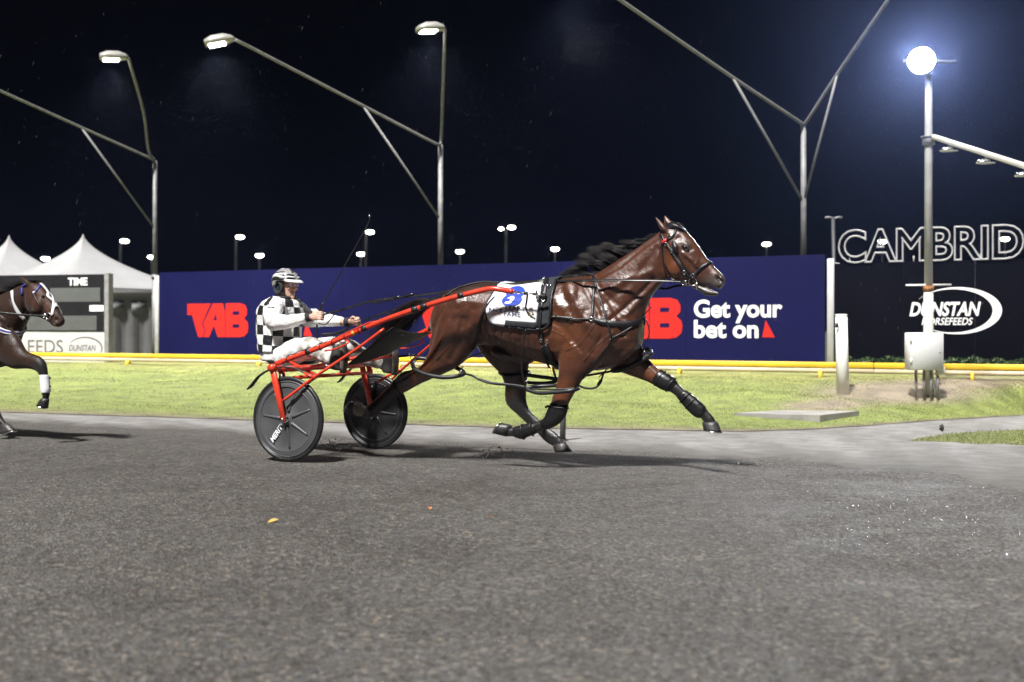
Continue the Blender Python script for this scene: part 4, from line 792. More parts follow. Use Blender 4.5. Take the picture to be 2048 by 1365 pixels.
# --- number cloth
cl = empty('saddle_cloth', U(1030, 620, -0.3), 'white number cloth with blue 8 on the back of the bay horse', 'saddle cloth')
def cloth_patch(Lc, Rc, nu, nv_, off, crest_rows=True, wob=0.0):
    Lc, Rc = catmull(np.array(Lc, float), 6), catmull(np.array(Rc, float), 6); li, ri = np.linspace(0, 1, len(Lc)), np.linspace(0, 1, len(Rc)); rows = []
    for v_ in np.linspace(0, 1, nv_):
        a = np.array([np.interp(v_, li, Lc[:, k]) for k in (0, 1)]); b2 = np.array([np.interp(v_, ri, Rc[:, k]) for k in (0, 1)]); r = []
        for u in np.linspace(0, 1, nu):
            x, y = a + (b2 - a) * u; p, n_ = hit(HB, x, y)
            if p is None:
                y2 = y
                while p is None and y2 < y + 40: y2 += 1.5; p, n_ = hit(HB, x, y2)
            r.append(p + n_ * (off + wob * math.sin(u * 9 + v_ * 5) * math.sin(v_ * 7 + u * 3)))
        rows.append(r)
    near = np.array(rows); farr = sym(near.reshape(-1, 3)).reshape(near.shape)
    if crest_rows:
        mids = []
        for t in (0.25, 0.5, 0.75):
            m_ = near[0] + (farr[0] - near[0]) * t; q = []
            for p in m_:
                h_ = HB.ray_cast(Vector((p[0], p[1], 3.0)), Vector((0, 0, -1))); q.append(np.array(h_[0]) + Z * off if h_[0] is not None else p)
            mids.append(np.array(q))
        return np.concatenate([near[::-1], np.array(mids), farr])
    return near
def grid_obj(name, G, m, parent, th):
    n_, k = G.shape[:2]; v = G.reshape(-1, 3); f = [(i * k + j, i * k + j + 1, (i + 1) * k + j + 1, (i + 1) * k + j) for i in range(n_ - 1) for j in range(k - 1)]
    o = recalc(obj(name, v, f, m, parent)); md = o.modifiers.new('thick', 'SOLIDIFY'); md.thickness = th; md.offset = 0; return o
M_wcl = mat('white_cotton', (0.72, 0.72, 0.73), 0.75, var=0.05, vscale=5, bump=0.25, bscale=25); M_blue = mat('blue_print', (0.012, 0.045, 0.36), 0.6, var=0.08); M_nvp = mat('navy_print', (0.02, 0.025, 0.12), 0.6, var=0.05); M_gtx = mat('grey_text', (0.09, 0.09, 0.13), 0.6, var=0.05); M_rtx = mat('red_text', (0.55, 0.10, 0.09), 0.6, var=0.05)
LE = [(996, 572), (989, 587), (974, 609), (975, 634), (988, 649)]; RE = [(1086, 570), (1079, 598), (1074, 632), (1072, 656)]
Gc = cloth_patch(LE, RE, 26, 20, 0.010, wob=0.003); grid_obj('cloth', Gc, M_wcl, cl, 0.006)
strap('cloth_edging', [(991, 582), (984, 593), (973, 610), (974, 634), (986, 648), (1030, 655), (1072, 660)], 0.011, cl, mat('navy_edging', (0.015, 0.015, 0.03), 0.7), 0.006, 0.015)
Gb = cloth_patch([(1013, 641), (1011, 652)], [(1073, 645), (1072, 658)], 14, 4, 0.0165, False); grid_obj('dark_patch', Gb, M_cloth_b, cl, 0.004)
def print_on(word, x0, y0, x1, y1, cap_px, m, bold=0.0, shear=0.0, off=0.0165, name='letter'):
    """lettering lying on the cloth: base line from (x0,y0) to (x1,y1) as seen from the side"""
    L_ = letters(word, bold=bold, shear=shear, res=6); a0 = min(v[:, 0].min() for _, v, _ in L_); a1 = max(v[:, 0].max() for _, v, _ in L_); h1 = max(v[:, 1].max() for _, v, _ in L_)
    for ch, v, f in L_:
        q = []
        for p in v:
            t = (p[0] - a0) / (a1 - a0); x, y = x0 + (x1 - x0) * t, y0 + (y1 - y0) * t - p[1] / h1 * cap_px; s_, n_ = skin(x, y, off); q.append(s_)
        obj(name, q, f, m, cl, smooth=False)
print_on('8', 1005, 611, 1051, 611, 35, M_blue, bold=0.055, shear=0.30, name='number')
print_on('LEAP', 1013, 622, 1042, 623, 9.5, M_gtx, bold=0.012); print_on('T', 1046, 624, 1052, 624.5, 8, M_nvp, bold=0.01); print_on('FAME', 1010, 633, 1042.5, 635, 9.5, M_gtx, bold=0.012); print_on('RACE', 979, 623, 1008, 627, 7, M_nvp, bold=0.02, shear=-0.1); print_on('the', 991, 616, 998, 617, 4, M_nvp, shear=0.2); print_on('by grins', 985, 629, 1004, 631, 3.5, M_rtx, shear=0.2)
# --- harness saddle, girth, breast strap
hs_ = empty('harness', U(1092, 640, -0.32), 'black leather harness saddle, girth and breast straps on the bay horse', 'harness')
Gs = cloth_patch([(1088, 565), (1081, 590), (1074, 625), (1071, 655)], [(1116, 562), (1106, 595), (1103, 630), (1099, 648)], 10, 18, 0.017); grid_obj('saddle_pad', Gs, M_cloth_b, hs_, 0.012)
strap('saddle_rim', [(1114, 566), (1106, 592), (1103, 628), (1101, 645), (1094, 655), (1084, 659), (1072, 658)], 0.016, hs_, t=0.014, off=0.028); strap('saddle_strap', [(1096, 565), (1091, 585), (1086, 612), (1084, 640), (1083, 658)], 0.034, hs_, t=0.008, off=0.032)
strap('girth', [(1083, 655), (1084, 672), (1088, 692), (1100, 718), (1115, 734)], 0.030, hs_, t=0.008, off=0.012); strap('girth_pad', [(1092, 688), (1099, 707), (1107, 722), (1117, 736)], (0.045, 0.062, 0.062, 0.05), hs_, t=0.016, off=0.018); strap('girth_strap', [(1087, 690), (1089, 712), (1100, 730)], 0.016, hs_, off=0.026)
p, n_ = skin(1086, 679, 0.02); buckle(p, n_, Z, 0.012, hs_); p, n_ = skin(1096, 681, 0.02); buckle(p, n_, Z, 0.012, hs_)
strap('breast_strap', [(1186, 639), (1210, 646), (1245, 649), (1272, 646), (1289, 634)], (0.03, 0.044, 0.048, 0.046, 0.03), hs_, t=0.010, off=0.008)
strap('trace', [(1102, 634), (1125, 636), (1150, 639), (1182, 639)], 0.014, hs_, off=0.012); strap('trace_pad', [(1112, 634.5), (1128, 636), (1142, 638)], 0.024, hs_, t=0.009, off=0.014)
for x, y, r in ((1183, 639, .013), (1097, 632, .011), (1103, 633, .008)): p, n_ = skin(x, y, 0.014); ring(p, n_, r, hs_)
p, n_ = skin(1143, 637.5, 0.012); buckle(p, n_, H, 0.011, hs_)
strap('neck_strap', [(1187, 553), (1188, 575), (1186, 605), (1184, 637)], 0.020, hs_, off=0.009); strap('neck_strap', [(1189, 556), (1193, 578), (1205, 612), (1215, 645), (1222, 677)], 0.018, hs_, off=0.011); strap('chest_strap', [(1221, 678), (1250, 663), (1286, 640)], 0.014, hs_, off=0.008); strap('chest_strap', [(1221, 678), (1218, 690), (1195, 718), (1165, 757)], 0.013, hs_, off=0.008)
strap('rump_strap', [(1015, 570), (1000, 585), (968, 622), (958, 660), (945, 700), (926, 733)], 0.016, hs_, off=0.012)
strap('back_strap', [(1080, 566), (1040, 568), (1000, 567), (960, 566), (915, 578), (892, 593)], 0.024, hs_, off=0.010, both=False)
P = US([(908, 583, -.06), (895, 590, -.09), (884, 603, -.08), (878, 615, 0), (884, 603, .08), (895, 590, .09), (908, 583, .06)]); obj('crupper', *tube(catmull(P, 5), 0.017, 8), M_black, hs_)
p, n_ = skin(1077, 596, 0.045)
obj('shaft_holder', *box(p + Z * 0.005, H * 0.016, n_ * 0.010, Z * 0.035, 0.004), M_chrome, hs_); ring(p - Z * 0.03 + H * 0.05, n_, 0.014, hs_); v, f = box(p + H * 0.05, H * 0.022, n_ * 0.012, Z * 0.03, 0.004); obj('shaft_holder_pad', v, f, M_black, hs_)
for x, y in ((1086, 575), (1101, 577)): p, n_ = skin(x, y, 0.036); ring(p, H * .8 + n_, 0.013, hs_)
for o_ in (-.09, .09):
    p = U(1088, 562, o_) ; ring(p + Z * 0.012, H, 0.019, hs_, name='terret')
p, n_ = skin(1056, 625, 0.03); obj('tie_strap', *ribbon(catmull(np.array([U(1055, 588, -.40), U(1053, 605, -.37), skin(1054, 618, .03)[0], skin(1059, 628, .03)[0]]), 5), [-N] * 16, 0.016, 0.005), M_black, hs_); obj('tie_hook', *tube([skin(1060, 629, .03)[0], skin(1068, 632, .032)[0]], 0.006, 6), M_brass, hs_)
strap('chest_loop', [(1289, 640), (1292, 645)], 0.010, hs_, off=0.01, both=False); P = catmull(US([(1287, 632, -.02), (1296, 650, -.02), (1298, 670, -.0), (1290, 690, .03), (1287, 702, .05)]), 5); obj('hopple_hanger', *tube(P, 0.0045, 6), M_black, hs_); obj('strap_end', *tube(US([(1288, 630, -.02), (1297, 621, -.03), (1303, 614, -.03)]), 0.004, 6), M_black, hs_)
obj('hanger_clip', *tube(catmull(US([(1288, 702, .05), (1286, 709, .05), (1289, 714, .05), (1292, 709, .05), (1288, 702, .05)]), 3), 0.004, 6), M_chrome, hs_)
# --- hopples
hpn = empty('hopples', U(1000, 768, -0.25), 'black pacing hopples looped round the near hind and near fore legs', 'hopples')
def loop(name, pts, r, parent, k=6): obj(name, *tube(catmull(US(pts + [pts[0]]), k)[:-1], r, 9, closed=True), M_rubber, parent)
def cord(name, pts, r, parent, m=M_black, k=6): obj(name, *tube(catmull(US(pts), k), r, 8), m, parent)
def band(name, pts, w, parent, m=M_black, k=6, t=0.006, nn=None): P = catmull(US(pts), k); obj(name, *ribbon(P, [(-N if nn is None else nn)] * len(P), w, t), m, parent)
loop('hind_loop', [(824, 726, -.15), (830, 739, -.25), (855, 750, -.275), (885, 755, -.27), (912, 753, -.24), (928, 746, -.15), (905, 733, -.05), (865, 721, -.03), (835, 717, -.06)], 0.018, hpn)
cord('link_strap', [(926, 747, -.17), (945, 752, -.23), (957, 759, -.24), (980, 767, -.25), (1012, 769, -.25), (1040, 772, -.25), (1060, 778, -.25)], 0.009, hpn); band('link_strap', [(957, 759, -.245), (985, 767, -.255), (1015, 770, -.255), (1050, 776, -.255)], 0.022, hpn)
loop('fore_loop', [(1050, 778, -.24), (1075, 786, -.26), (1110, 785, -.265), (1145, 781, -.25), (1157, 776, -.16), (1140, 770, -.07), (1100, 772, -.055), (1065, 774, -.10)], 0.016, hpn); cord('fore_loop_strap', [(1052, 777, -.25), (1080, 779, -.265), (1115, 779, -.265), (1152, 777, -.24)], 0.007, hpn)
cord('hanger', [(1052, 658, -.335), (1046, 690, -.335), (1043, 725, -.315), (1046, 755, -.28), (1053, 776, -.25)], 0.006, hpn); cord('hanger', [(926, 733, -.27), (922, 740, -.25), (918, 748, -.24)], 0.006, hpn); cord('loop_strap', [(1157, 771, -.16), (1172, 777, -.13), (1190, 776, -.10), (1200, 766, -.08), (1208, 745, -.05)], 0.008, hpn); obj('strap_keeper', *tube(US([(1196, 771, -.09), (1203, 760, -.07)]), 0.014, 8), M_black, hpn)
for x, y, o_ in ((1052, 765, -.25), (920, 745, -.25), (1160, 762, -.17)): ring(U(x, y, o_), N + H * .4, 0.013, hpn)
cord('clip', [(817, 690, -.14), (818, 705, -.14), (823, 722, -.14)], 0.004, hpn, M_chrome); cord('hanger', [(830, 640, -.16), (822, 670, -.15), (818, 692, -.14)], 0.003, hpn)
hpf = empty('hopples', U(1100, 760, 0.2), 'black pacing hopples looped round the far hind and far fore legs', 'hopples')
loop('hind_loop', [(1000, 746, .15), (1015, 753, .06), (1040, 752, .05), (1057, 748, .12), (1050, 743, .24), (1015, 741, .25)], 0.018, hpf); band('link_strap', [(1050, 750, .055), (1080, 754, .07), (1118, 759, .10)], 0.030, hpf); band('link_strap', [(1045, 765, .06), (1085, 767, .08), (1108, 764, .10), (1120, 758, .10)], 0.028, hpf); cord('link_strap', [(1120, 759, .10), (1170, 752, .10), (1228, 742, .10)], 0.009, hpf); cord('hanger', [(1106, 735, .06), (1108, 745, .08), (1112, 758, .10)], 0.010, hpf)
loop('fore_loop', [(1226, 742, .15), (1243, 740, .06), (1268, 730, .045), (1290, 717, .07), (1302, 706, .14), (1290, 700, .25), (1250, 720, .26)], 0.020, hpf)
ring(U(999, 743, .16), N + H * .5, 0.013, hpf)
# --- leg boots
def boot(label, secs, off, straps, g=None):
    e = empty('leg_boot', U((secs[0][0] + secs[0][2]) / 2, max(s[1] for s in secs), off), label, 'leg boot', 'black boots on the racing horse'); v, f = px_loft(secs, off, HM, k=18); obj('shell', v, f, mat('boot_rubber', (.009, .009, .0095), .32, var=.4, vscale=30, bump=.25, bscale=50), e)
    for a, b2 in straps:
        c, d_ = U(*a, off), U(*b2, off); obj('boot_strap', *tube(ring_pts((c + d_) / 2, (c - d_) / 2 * 1.05, N * secs[len(secs) // 2][4] * 1.06, 20), 0.006, 6, closed=True), M_black, e)
    return e
boot('black knee boot on the far foreleg stretched forward', [(1322, 739, 1303, 766, .052), (1334, 746, 1313, 774, .056), (1347, 755, 1326, 781, .053), (1355, 765, 1339, 784, .044)], .15, [((1330, 744), (1310, 771)), ((1350, 758), (1333, 783))])
boot('black tendon boot above the far fore hoof', [(1372, 780, 1352, 793, .036), (1386, 791, 1366, 811, .040), (1400, 802, 1380, 826, .043), (1410, 812, 1391, 835, .042), (1414, 821, 1400, 837, .036)], .15, [((1380, 787), (1361, 805)), ((1392, 796), (1372, 817))])
e = boot('black knee boot on the folded near foreleg', [(1101, 806, 1137, 811, .050), (1095, 820, 1132, 831, .053), (1088, 836, 1116, 850, .050), (1080, 841, 1094, 860, .040)], -.155, [((1099, 812), (1136, 817))]); obj('strap_tab', *ribbon(US([(1103, 814, -.2), (1096, 813, -.2), (1090, 815, -.2)]), [-N] * 3, 0.018, 0.005), M_black, e)
boot('black tendon boot on the folded near foreleg', [(1070, 845, 1074, 867, .037), (1056, 847, 1059, 873, .040), (1041, 851, 1045, 879, .041), (1028, 854, 1031, 876, .036)], -.155, [((1062, 845), (1066, 871)), ((1044, 850), (1048, 878))])
boot('black boot wrapped round the near hind cannon', [(790, 758, 803, 789, .044), (776, 774, 789, 797, .036), (757, 793, 771, 814, .033), (742, 806, 757, 827, .034), (734, 813, 751, 834, .037)], -.15, [])
# --- bridle
br = empty('bridle', U(1350, 520, -0.09), 'black leather bridle with silver buckles on the bay horse head', 'bridle')
strap('cheek_piece', [(1321, 463), (1327, 480), (1337, 494), (1348, 512), (1360, 533), (1372, 549), (1384, 560)], (0.018, 0.022, 0.022, 0.02), br, t=0.007); strap('cheek_strap', [(1352, 497), (1358, 512), (1368, 532), (1384, 551)], 0.014, br)
strap('noseband', [(1384, 556), (1389, 550), (1400, 538), (1412, 530), (1424, 524)], 0.024, br, t=0.009); strap('browband', [(1328, 486), (1338, 477), (1347, 470), (1353, 459), (1358, 454)], 0.020, br, t=0.008); strap('throat_latch', [(1321, 463), (1325, 490), (1327, 520), (1330, 545), (1335, 556)], 0.012, br, off=0.007); strap('head_strap', [(1357, 455), (1366, 461), (1374, 468)], 0.026, br)
strap('blinker', [(1348, 484), (1351, 496), (1355, 507)], (0.020, 0.046, 0.018), br, t=0.012, off=0.014, fallback=-.1); G = px_loft([(1332, 449, 1345, 470, .05), (1345, 444, 1357, 463, .066), (1358, 448, 1366, 463, .066), (1368, 456, 1372, 466, .05)], 0, HM); obj('poll_cover', *G, M_black, br)
for sgn in (-1, 1):
    b0 = skin(1386, 562, 0.012)[0]; r0 = skin(1370, 564, 0.012)[0]; b0, r0 = (b0, r0) if sgn < 0 else (mirror(b0, HM), mirror(r0, HM)); ring(b0, N * -sgn * -1 + H * .25, 0.030, br, name='bit_ring', th=0.004); ring(r0 + N * 0.01 * sgn, N + H * .25, 0.017, br, name='rein_ring')
    obj('bit_shank', *tube([b0 - Z * 0.0 + H * 0.03, b0 - Z * 0.062 + H * 0.032], 0.0055, 7), M_chrome, br)
for x, y in ((1344, 503), (1369, 544), (1333, 489), (1386, 551)): p, n_ = skin(x, y, 0.006); buckle(p, n_, H * .6 - Z, 0.011, br)
p, n_ = skin(1330, 483, 0.012); obj('browband_badge', *box(p, nrm(H + Z * .7) * 0.022, n_ * 0.004, nrm(Z - H * .7) * 0.010, 0.002), mat('red_badge', (0.55, 0.03, 0.03), 0.4), br); p, n_ = skin(1342, 474, 0.012); obj('browband_stud', *box(p, nrm(H + Z * .7) * 0.020, n_ * 0.004, nrm(Z - H * .7) * 0.012, 0.002), M_chrome, br)
# --- reins
for far_ in (0, 1):
    rn = empty('rein', U(838, 592, -.15 if not far_ else .15), 'black leather rein from far hand to the far side bit' if far_ else 'black leather rein from whip hand to the near side bit', 'rein', 'driving reins')
    M_rn = mat('worn_rein', (0.013, 0.013, 0.014), 0.3, var=0.4, vscale=20)
    pts = [(645, 630, -.15), (690, 618, -.15), (745, 602, -.15), (800, 595, -.15), (840, 591, -.15), (880, 586, -.15), (930, 575, -.14), (1000, 570, -.13), (1086, 563, -.11), (1140, 562, -.17), (1190, 561, -.19), (1260, 561, -.18), (1330, 562, -.13), (1366, 564, -.10)] if not far_ else [(728, 641, .15), (770, 626, .15), (830, 608, .15), (880, 592, .14), (930, 573, .12), (1000, 568, .10), (1086, 561, .10), (1150, 556, .17), (1230, 556, .20), (1320, 577, .15), (1350, 573, .12), (1380, 569, .09)]
    P = catmull(US(pts), 6); obj('strap', *ribbon(P, [nrm(-N * 0.8 + Z * 0.6)] * len(P), 0.021, 0.004), M_rn, rn)
    for x, o_ in (((738, 604), -.155), ((765, 599), -.155)) if not far_ else (((772, 627), .145), ((810, 615), .145)):
        q = [(x[0], x[1], o_), (x[0] + 16, x[1] + 2, o_), (x[0] + 34, x[1] - 3, o_), (x[0] + 62, x[1] - 11, o_)]; band('hand_loop', q, 0.014, rn, M_rn, 4, 0.004)
    if not far_:
        band('rein_end', [(634, 648, -.15), (634, 665, -.15), (635, 680, -.16), (637, 694, -.17)], 0.018, rn, M_rn); band('rein_end', [(637, 647, -.15), (650, 650, -.15), (662, 638, -.15), (675, 622, -.15)], 0.008, rn, M_rn); obj('rein_buckle', *tube(ring_pts(U(1345, 562, -.12), H * .012, Z * .012, 12), .002, 6, closed=True), M_chrome, rn)
    else: band('rein_end', [(704, 647, .15), (690, 660, .14), (668, 668, .12), (642, 670, .1)], 0.026, rn, M_rn)
# ================================================================== RED SULKY
sk = empty('sulky', P0 + N * HALF, 'red racing sulky with two black disc wheels behind the bay horse', 'sulky')
AXN = nrm(N - Z * BANK); WU = nrm(np.cross(AXN, H)); WU = WU if WU[2] > 0 else -WU; WR = 0.354
M_disc = mat('grey_wheel_disc', (0.068, 0.069, 0.073), 0.45, var=0.2, vscale=5); M_disc2 = mat('dark_wheel_disc', (0.02, 0.02, 0.022), 0.38, var=0.5, vscale=6); M_tyre = mat('tyre_rubber', (0.014, 0.014, 0.015), 0.42, var=0.25, bump=0.1, bscale=90); M_rim = mat('grey_rim', (0.12, 0.12, 0.125), 0.35, 0.4, var=0.2)
def wheel(hub, out, mdisc, rib_rot, text):
    def wp(r, a, d=0.0): return hub + (H * math.cos(a) + WU * math.sin(a)) * r + out * d
    prof = [(0.0, .030), (.045, .030), (.055, .022), (.255, .013), (.268, .019), (.285, .017), (.305, .012), (.318, .010)]; k = 72; R = []
    for r, d in prof: R.append([wp(max(r, 1e-4), 2 * math.pi * i / k, d) for i in range(k)])
    for r, d in prof[::-1]: R.append([wp(max(r, 1e-4), 2 * math.pi * i / k, -d) for i in range(k)])
    w = recalc(obj('wheel', *loft(R, False), mdisc, sk)); R = []
    for a in np.arange(k) * 2 * math.pi / k: R.append([wp(.334 + .0195 * math.cos(b2), a, .0185 * math.sin(b2)) for b2 in np.arange(10) * math.pi / 5])
    obj('tyre', *loft(R, False, True), M_tyre, w)
    for d in (.0185, -.0185): obj('rim', *tube([wp(.311, 2 * math.pi * i / k, d * .8) for i in range(k)], .0042, 6, closed=True), M_rim, w)
    obj('rim', *tube([wp(.268, 2 * math.pi * i / k, .019) for i in range(k)], .0028, 6, closed=True), M_rim, w)
    for i in range(7):
        a = rib_rot + i * 2 * math.pi / 7; t = np.linspace(.06, .245, 8); P = [wp(r, a, .020 - .012 * (r / .25)) for r in t]; obj('spoke_rib', *tube(P, np.linspace(.017, .011, 8), 8), mdisc, w)
    obj('hub', *tube([hub - out * .06, hub + out * .06], .030, 16), M_chrome, w); obj('hub_nut', *tube([hub + out * .06, hub + out * .085], .013, 6), M_chrome, w)
    if text:
        c0 = math.radians(232); L_ = letters('MERIT', bold=0.03, shear=0.15); x0 = min(v[:, 0].min() for _, v, _ in L_); x1 = max(v[:, 0].max() for _, v, _ in L_)
        for ch, v, f in L_:
            q = []
            for p in v:
                r = .235 - (p[0] - x0) / (x1 - x0) * .165; s = (p[1] / .7 - .5) * .042; d = H * math.cos(c0) + WU * math.sin(c0); n_ = -H * math.sin(c0) + WU * math.cos(c0); q.append(hub + d * r - n_ * s + out * .0285)
            obj('letter', q, f, M_pw, w, smooth=False)
    return w
NH = P0 + WU * WR; FH = P0 + N * 2 * HALF + Z * track_z((P0 + N * 2 * HALF)[None])[0] + WU * WR
wheel(NH, -AXN, M_disc, 0.35, True); wheel(FH, -AXN, M_disc2, 0.8, False)
def both(name, v, f, m): recalc(obj(name, v, f, m, sk)); return recalc(obj(name, sym(v), f, m, sk))
def cyl(pts, r, k=6, n_=10): return tube(catmull(US(pts), k) if len(pts) > 2 else US(pts), r, n_)
# forks hold each wheel from both sides
ft_ = U(549, 737, -HALF - .03)
for d in (-.058, .055):
    a, b2 = ft_ + N * (d + .03) , NH + N * d; v, f = bar(b2 - nrm(a - b2) * 0.02, a, .030, .050, H, .006); both('fork', v, f, M_red)
v, f = bar(ft_ - N * .05 + Z * .0, ft_ + N * .11, .05, .045, Z, .006); both('fork_crown', v, f, M_red); v, f = tube([ft_ - N * .055 + Z * .005, ft_ - N * .005 + Z * .005], .032, 16); both('crown_cap', v, f, M_red)
SH = [(552, 728, -.63), (600, 710, -.62), (650, 691, -.60), (700, 669, -.57), (760, 644, -.54), (830, 619, -.50), (905, 596, -.46), (965, 581, -.42), (985, 578, -.41), (1003, 580, -.40), (1026, 584, -.40)]
v, f = cyl(SH, .0215, 6, 12); both('shaft', v, f, M_red); shp = catmull(US(SH), 12)
spx = project(shp)
for x in (618, 730, 831, 847, 924):
    i = int(np.argmin(np.abs(spx[:, 0] - x))); v, f = tube(shp[max(0, i - 1):i + 2], .0232, 12); both('tape_band', v, f, M_rubber)
i = int(np.argmin(np.abs(spx[:, 0] - 704))); v, f = tube(shp[i - 0:i + 2], .0236, 12); recalc(obj('tape_band', v, f, mat('yellow_tape', (.55, .40, .05), .6), sk))
v, f = tube(US([(1024, 584, -.40), (1050, 587, -.385), (1088, 590, -.36)]), .0065, 8); both('coupling_rod', v, f, M_chrome); v, f = tube(US([(1066, 589, -.375), (1090, 590, -.36)]), .011, 8); both('coupling_sleeve', v, f, M_chrome); v, f = tube(US([(1048, 587, -.387), (1056, 587, -.38)]), .014, 8); both('coupling_collar', v, f, M_rubber)
v, f = cyl([(768, 658, -.545), (725, 690, -.58), (672, 726, -.63), (628, 755, -.68), (598, 778, -.71), (566, 802, -.735)], .0118, 4); both('stay', v, f, M_red); v, f = cyl([(640, 748, -.66), (622, 762, -.62), (600, 778, -.60)], .012, 4); both('stay', v, f, M_red)
v, f = cyl([(640, 694, -.605), (690, 668, -.59), (735, 647, -.565), (752, 643, -.55)], .006, 4, 6); both('brake_rod', v, f, M_red)
for q in (.010, .028, .046): obj('bolt', *ball(NH - N * .062 + (ft_ - NH) * q * 1.6, .005, 6), M_chrome, sk)
for x in (545 + 30, 640, 668, 690, 720): i = int(np.argmin(np.abs(spx[:, 0] - x))); obj('cable_tie', *tube(ring_pts(shp[i], N * .027, Z * .027, 14), .003, 5, closed=True), M_rubber, sk); obj('tie_tail', *tube([shp[i] + Z * .026, shp[i] + Z * .043 + H * .006], .0025, 5), M_rubber, sk)
obj('cable', *tube([p + Z * .026 - N * .012 + Z * .004 * math.sin(k_ * 1.3) for k_, p in enumerate(shp[6:50])], .0035, 6), M_rubber, sk)
obj('sticker', *box(U(561, 752, -HALF + .02), H * .016, N * .002, Z * .018), M_pw, sk)
# axle arch and seat
aL, aR = ft_ + N * .05 - Z * .01, mirror(ft_ + N * .05 - Z * .01, HM)
obj('axle_arch', *tube(catmull(np.array([aL, aL + N * .12 + H * .02 + Z * 0.0, (aL + aR) / 2 + H * .03 + Z * .005, aR - N * .12 + H * .02, aR]), 6), .026, 12), M_red, sk); obj('lower_cross_bar', *tube([aL + H * .12 - Z * .07 + N * .05, aR + H * .12 - Z * .07 - N * .05], .016, 10), M_red, sk)
for t in (.3, .7): q = aL + (aR - aL) * t; obj('seat_strut', *bar(q + H * .10 - Z * .06, q - H * .18 + Z * .055, .03, .022), M_red, sk); obj('frame_bar', *bar(q, q + H * .55 + Z * .10, .022, .022), M_red, sk)
sc_ = U(580, 727, 0); R = []
for t, a, b2 in ((-.03, .10, .10), (-.022, .20, .17), (0, .235, .20), (.022, .245, .205), (.018, .22, .185), (-.005, .12, .10)): R.append([sc_ + H * a * math.cos(p) * (1.0) + N * b2 * math.sin(p) + Z * (t + .05 * max(0, -math.cos(p)) ** 2 * (a / .24)) for p in np.arange(28) * math.pi / 14])
obj('seat', *loft(R), M_black, sk)
# mudguards
mg = catmull(US([(495, 779, -HALF), (503, 772, -HALF), (517, 754, -HALF), (535, 742, -HALF), (560, 735, -HALF), (590, 737, -HALF), (612, 748, -HALF), (624, 757, -HALF)]), 5); c_ = NH
v, f = ribbon(mg, [nrm(p - c_) for p in mg], np.interp(np.linspace(0, 1, len(mg)), [0, .12, .3, 1], [.03, .055, .042, .035]), .008); both('mudguard', v, f, M_rubber)
v, f = bar(U(610, 746, -HALF), U(632, 757, -.67), .05, .012); both('mudguard_bracket', v, f, M_red)
# black dust sheet stretched between the shafts and foot rests
e0, e1 = catmull(US([(692, 732, -.52), (735, 696, -.53), (785, 655, -.52)]), 4), catmull(US([(806, 693, .50), (836, 680, .50), (868, 664, .48)]), 4); rows = []
for t in np.linspace(0, 1, 12): rows.append(e0 + (e1 - e0) * t - Z * .025 * math.sin(math.pi * t))
grid_obj('dust_sheet', np.array(rows), mat('black_canvas', (.010, .010, .011), .7, var=.3, bump=.2, bscale=12), sk, .004)
v, f = cyl([(650, 702, -.60), (668, 699, -.62), (694, 688, -.62), (697, 683, -.60), (690, 681, -.58)], .007, 4, 8); both('foot_rest_loop', v, f, M_red); v, f = cyl([(697, 716, -.56), (697, 718, -.40)], .010, 1, 8); both('foot_rest', v, f, M_rubber)

# ================================================================== DRIVER
dv = empty('person', U(572, 724, 0), 'seated driver in black and white checked jersey, white trousers and striped helmet', 'person')
M_skin = mat('skin', (.5, .3, .23), .5, var=.10, vscale=40, bump=.12, bscale=120, attr='Col'); yw = YAW + math.radians(9); FW = np.array([math.cos(yw), -math.sin(yw), -.04]); FW = nrm(FW); SD_ = nrm(np.cross(FW, Z)); UPh = np.cross(SD_, FW)   # SD_ is the driver's right, towards the camera
HO = U(573.5, 571, 0)
def hd_(x, y, z): return HO + FW * x + SD_ * y + UPh * z
R = []
for z, fx, bx, hw, sq in ((-.122, .070, .030, .022, 2), (-.112, .082, -.005, .040, 2.2), (-.095, .086, -.035, .052, 2.2), (-.07, .084, -.055, .060, 2.2), (-.04, .083, -.072, .066, 2.2), (-.01, .082, -.088, .071, 2.2), (.03, .086, -.096, .075, 2.2), (.06, .083, -.097, .076, 2), (.09, .066, -.085, .068, 2), (.115, .03, -.05, .045, 2)):
    R.append([hd_((fx + bx) / 2 + (fx - bx) / 2 * np.sign(math.cos(a)) * abs(math.cos(a)) ** (2 / sq), hw * np.sign(math.sin(a)) * abs(math.sin(a)) ** (2 / sq), z) for a in np.arange(24) * math.pi / 12])
bp_ = [loft(R)]; AXH = np.array([FW, SD_, UPh])
def hb(x, y, z, rx, ry, rz, k=8): return ball(hd_(x, y, z), (rx, ry, rz), k, AXH)
bp_ += [hb(.090, 0, -.030, .022, .017, .013), hb(.084, 0, .0, .016, .011, .03), hb(.094, .011, -.036, .009, .008, .008), hb(.094, -.011, -.036, .009, .008, .008), hb(.078, 0, -.108, .018, .022, .016), hb(.083, 0, -.062, .012, .026, .007), hb(.081, 0, -.075, .012, .022, .007), hb(.077, .036, -.028, .016, .022, .018), hb(.077, -.036, -.028, .016, .022, .018), hb(.078, .03, .027, .014, .026, .008), hb(.078, -.03, .027, .014, .026, .008), hb(-.005, .074, -.012, .020, .010, .032), hb(-.005, -.074, -.012, .020, .010, .032)]
def limb(pts, rs, k=12): P = US(pts); return tube(catmull(P, 5), np.interp(np.linspace(0, 1, (len(P) - 1) * 5 + 1), np.linspace(0, 1, len(P)), rs), k)
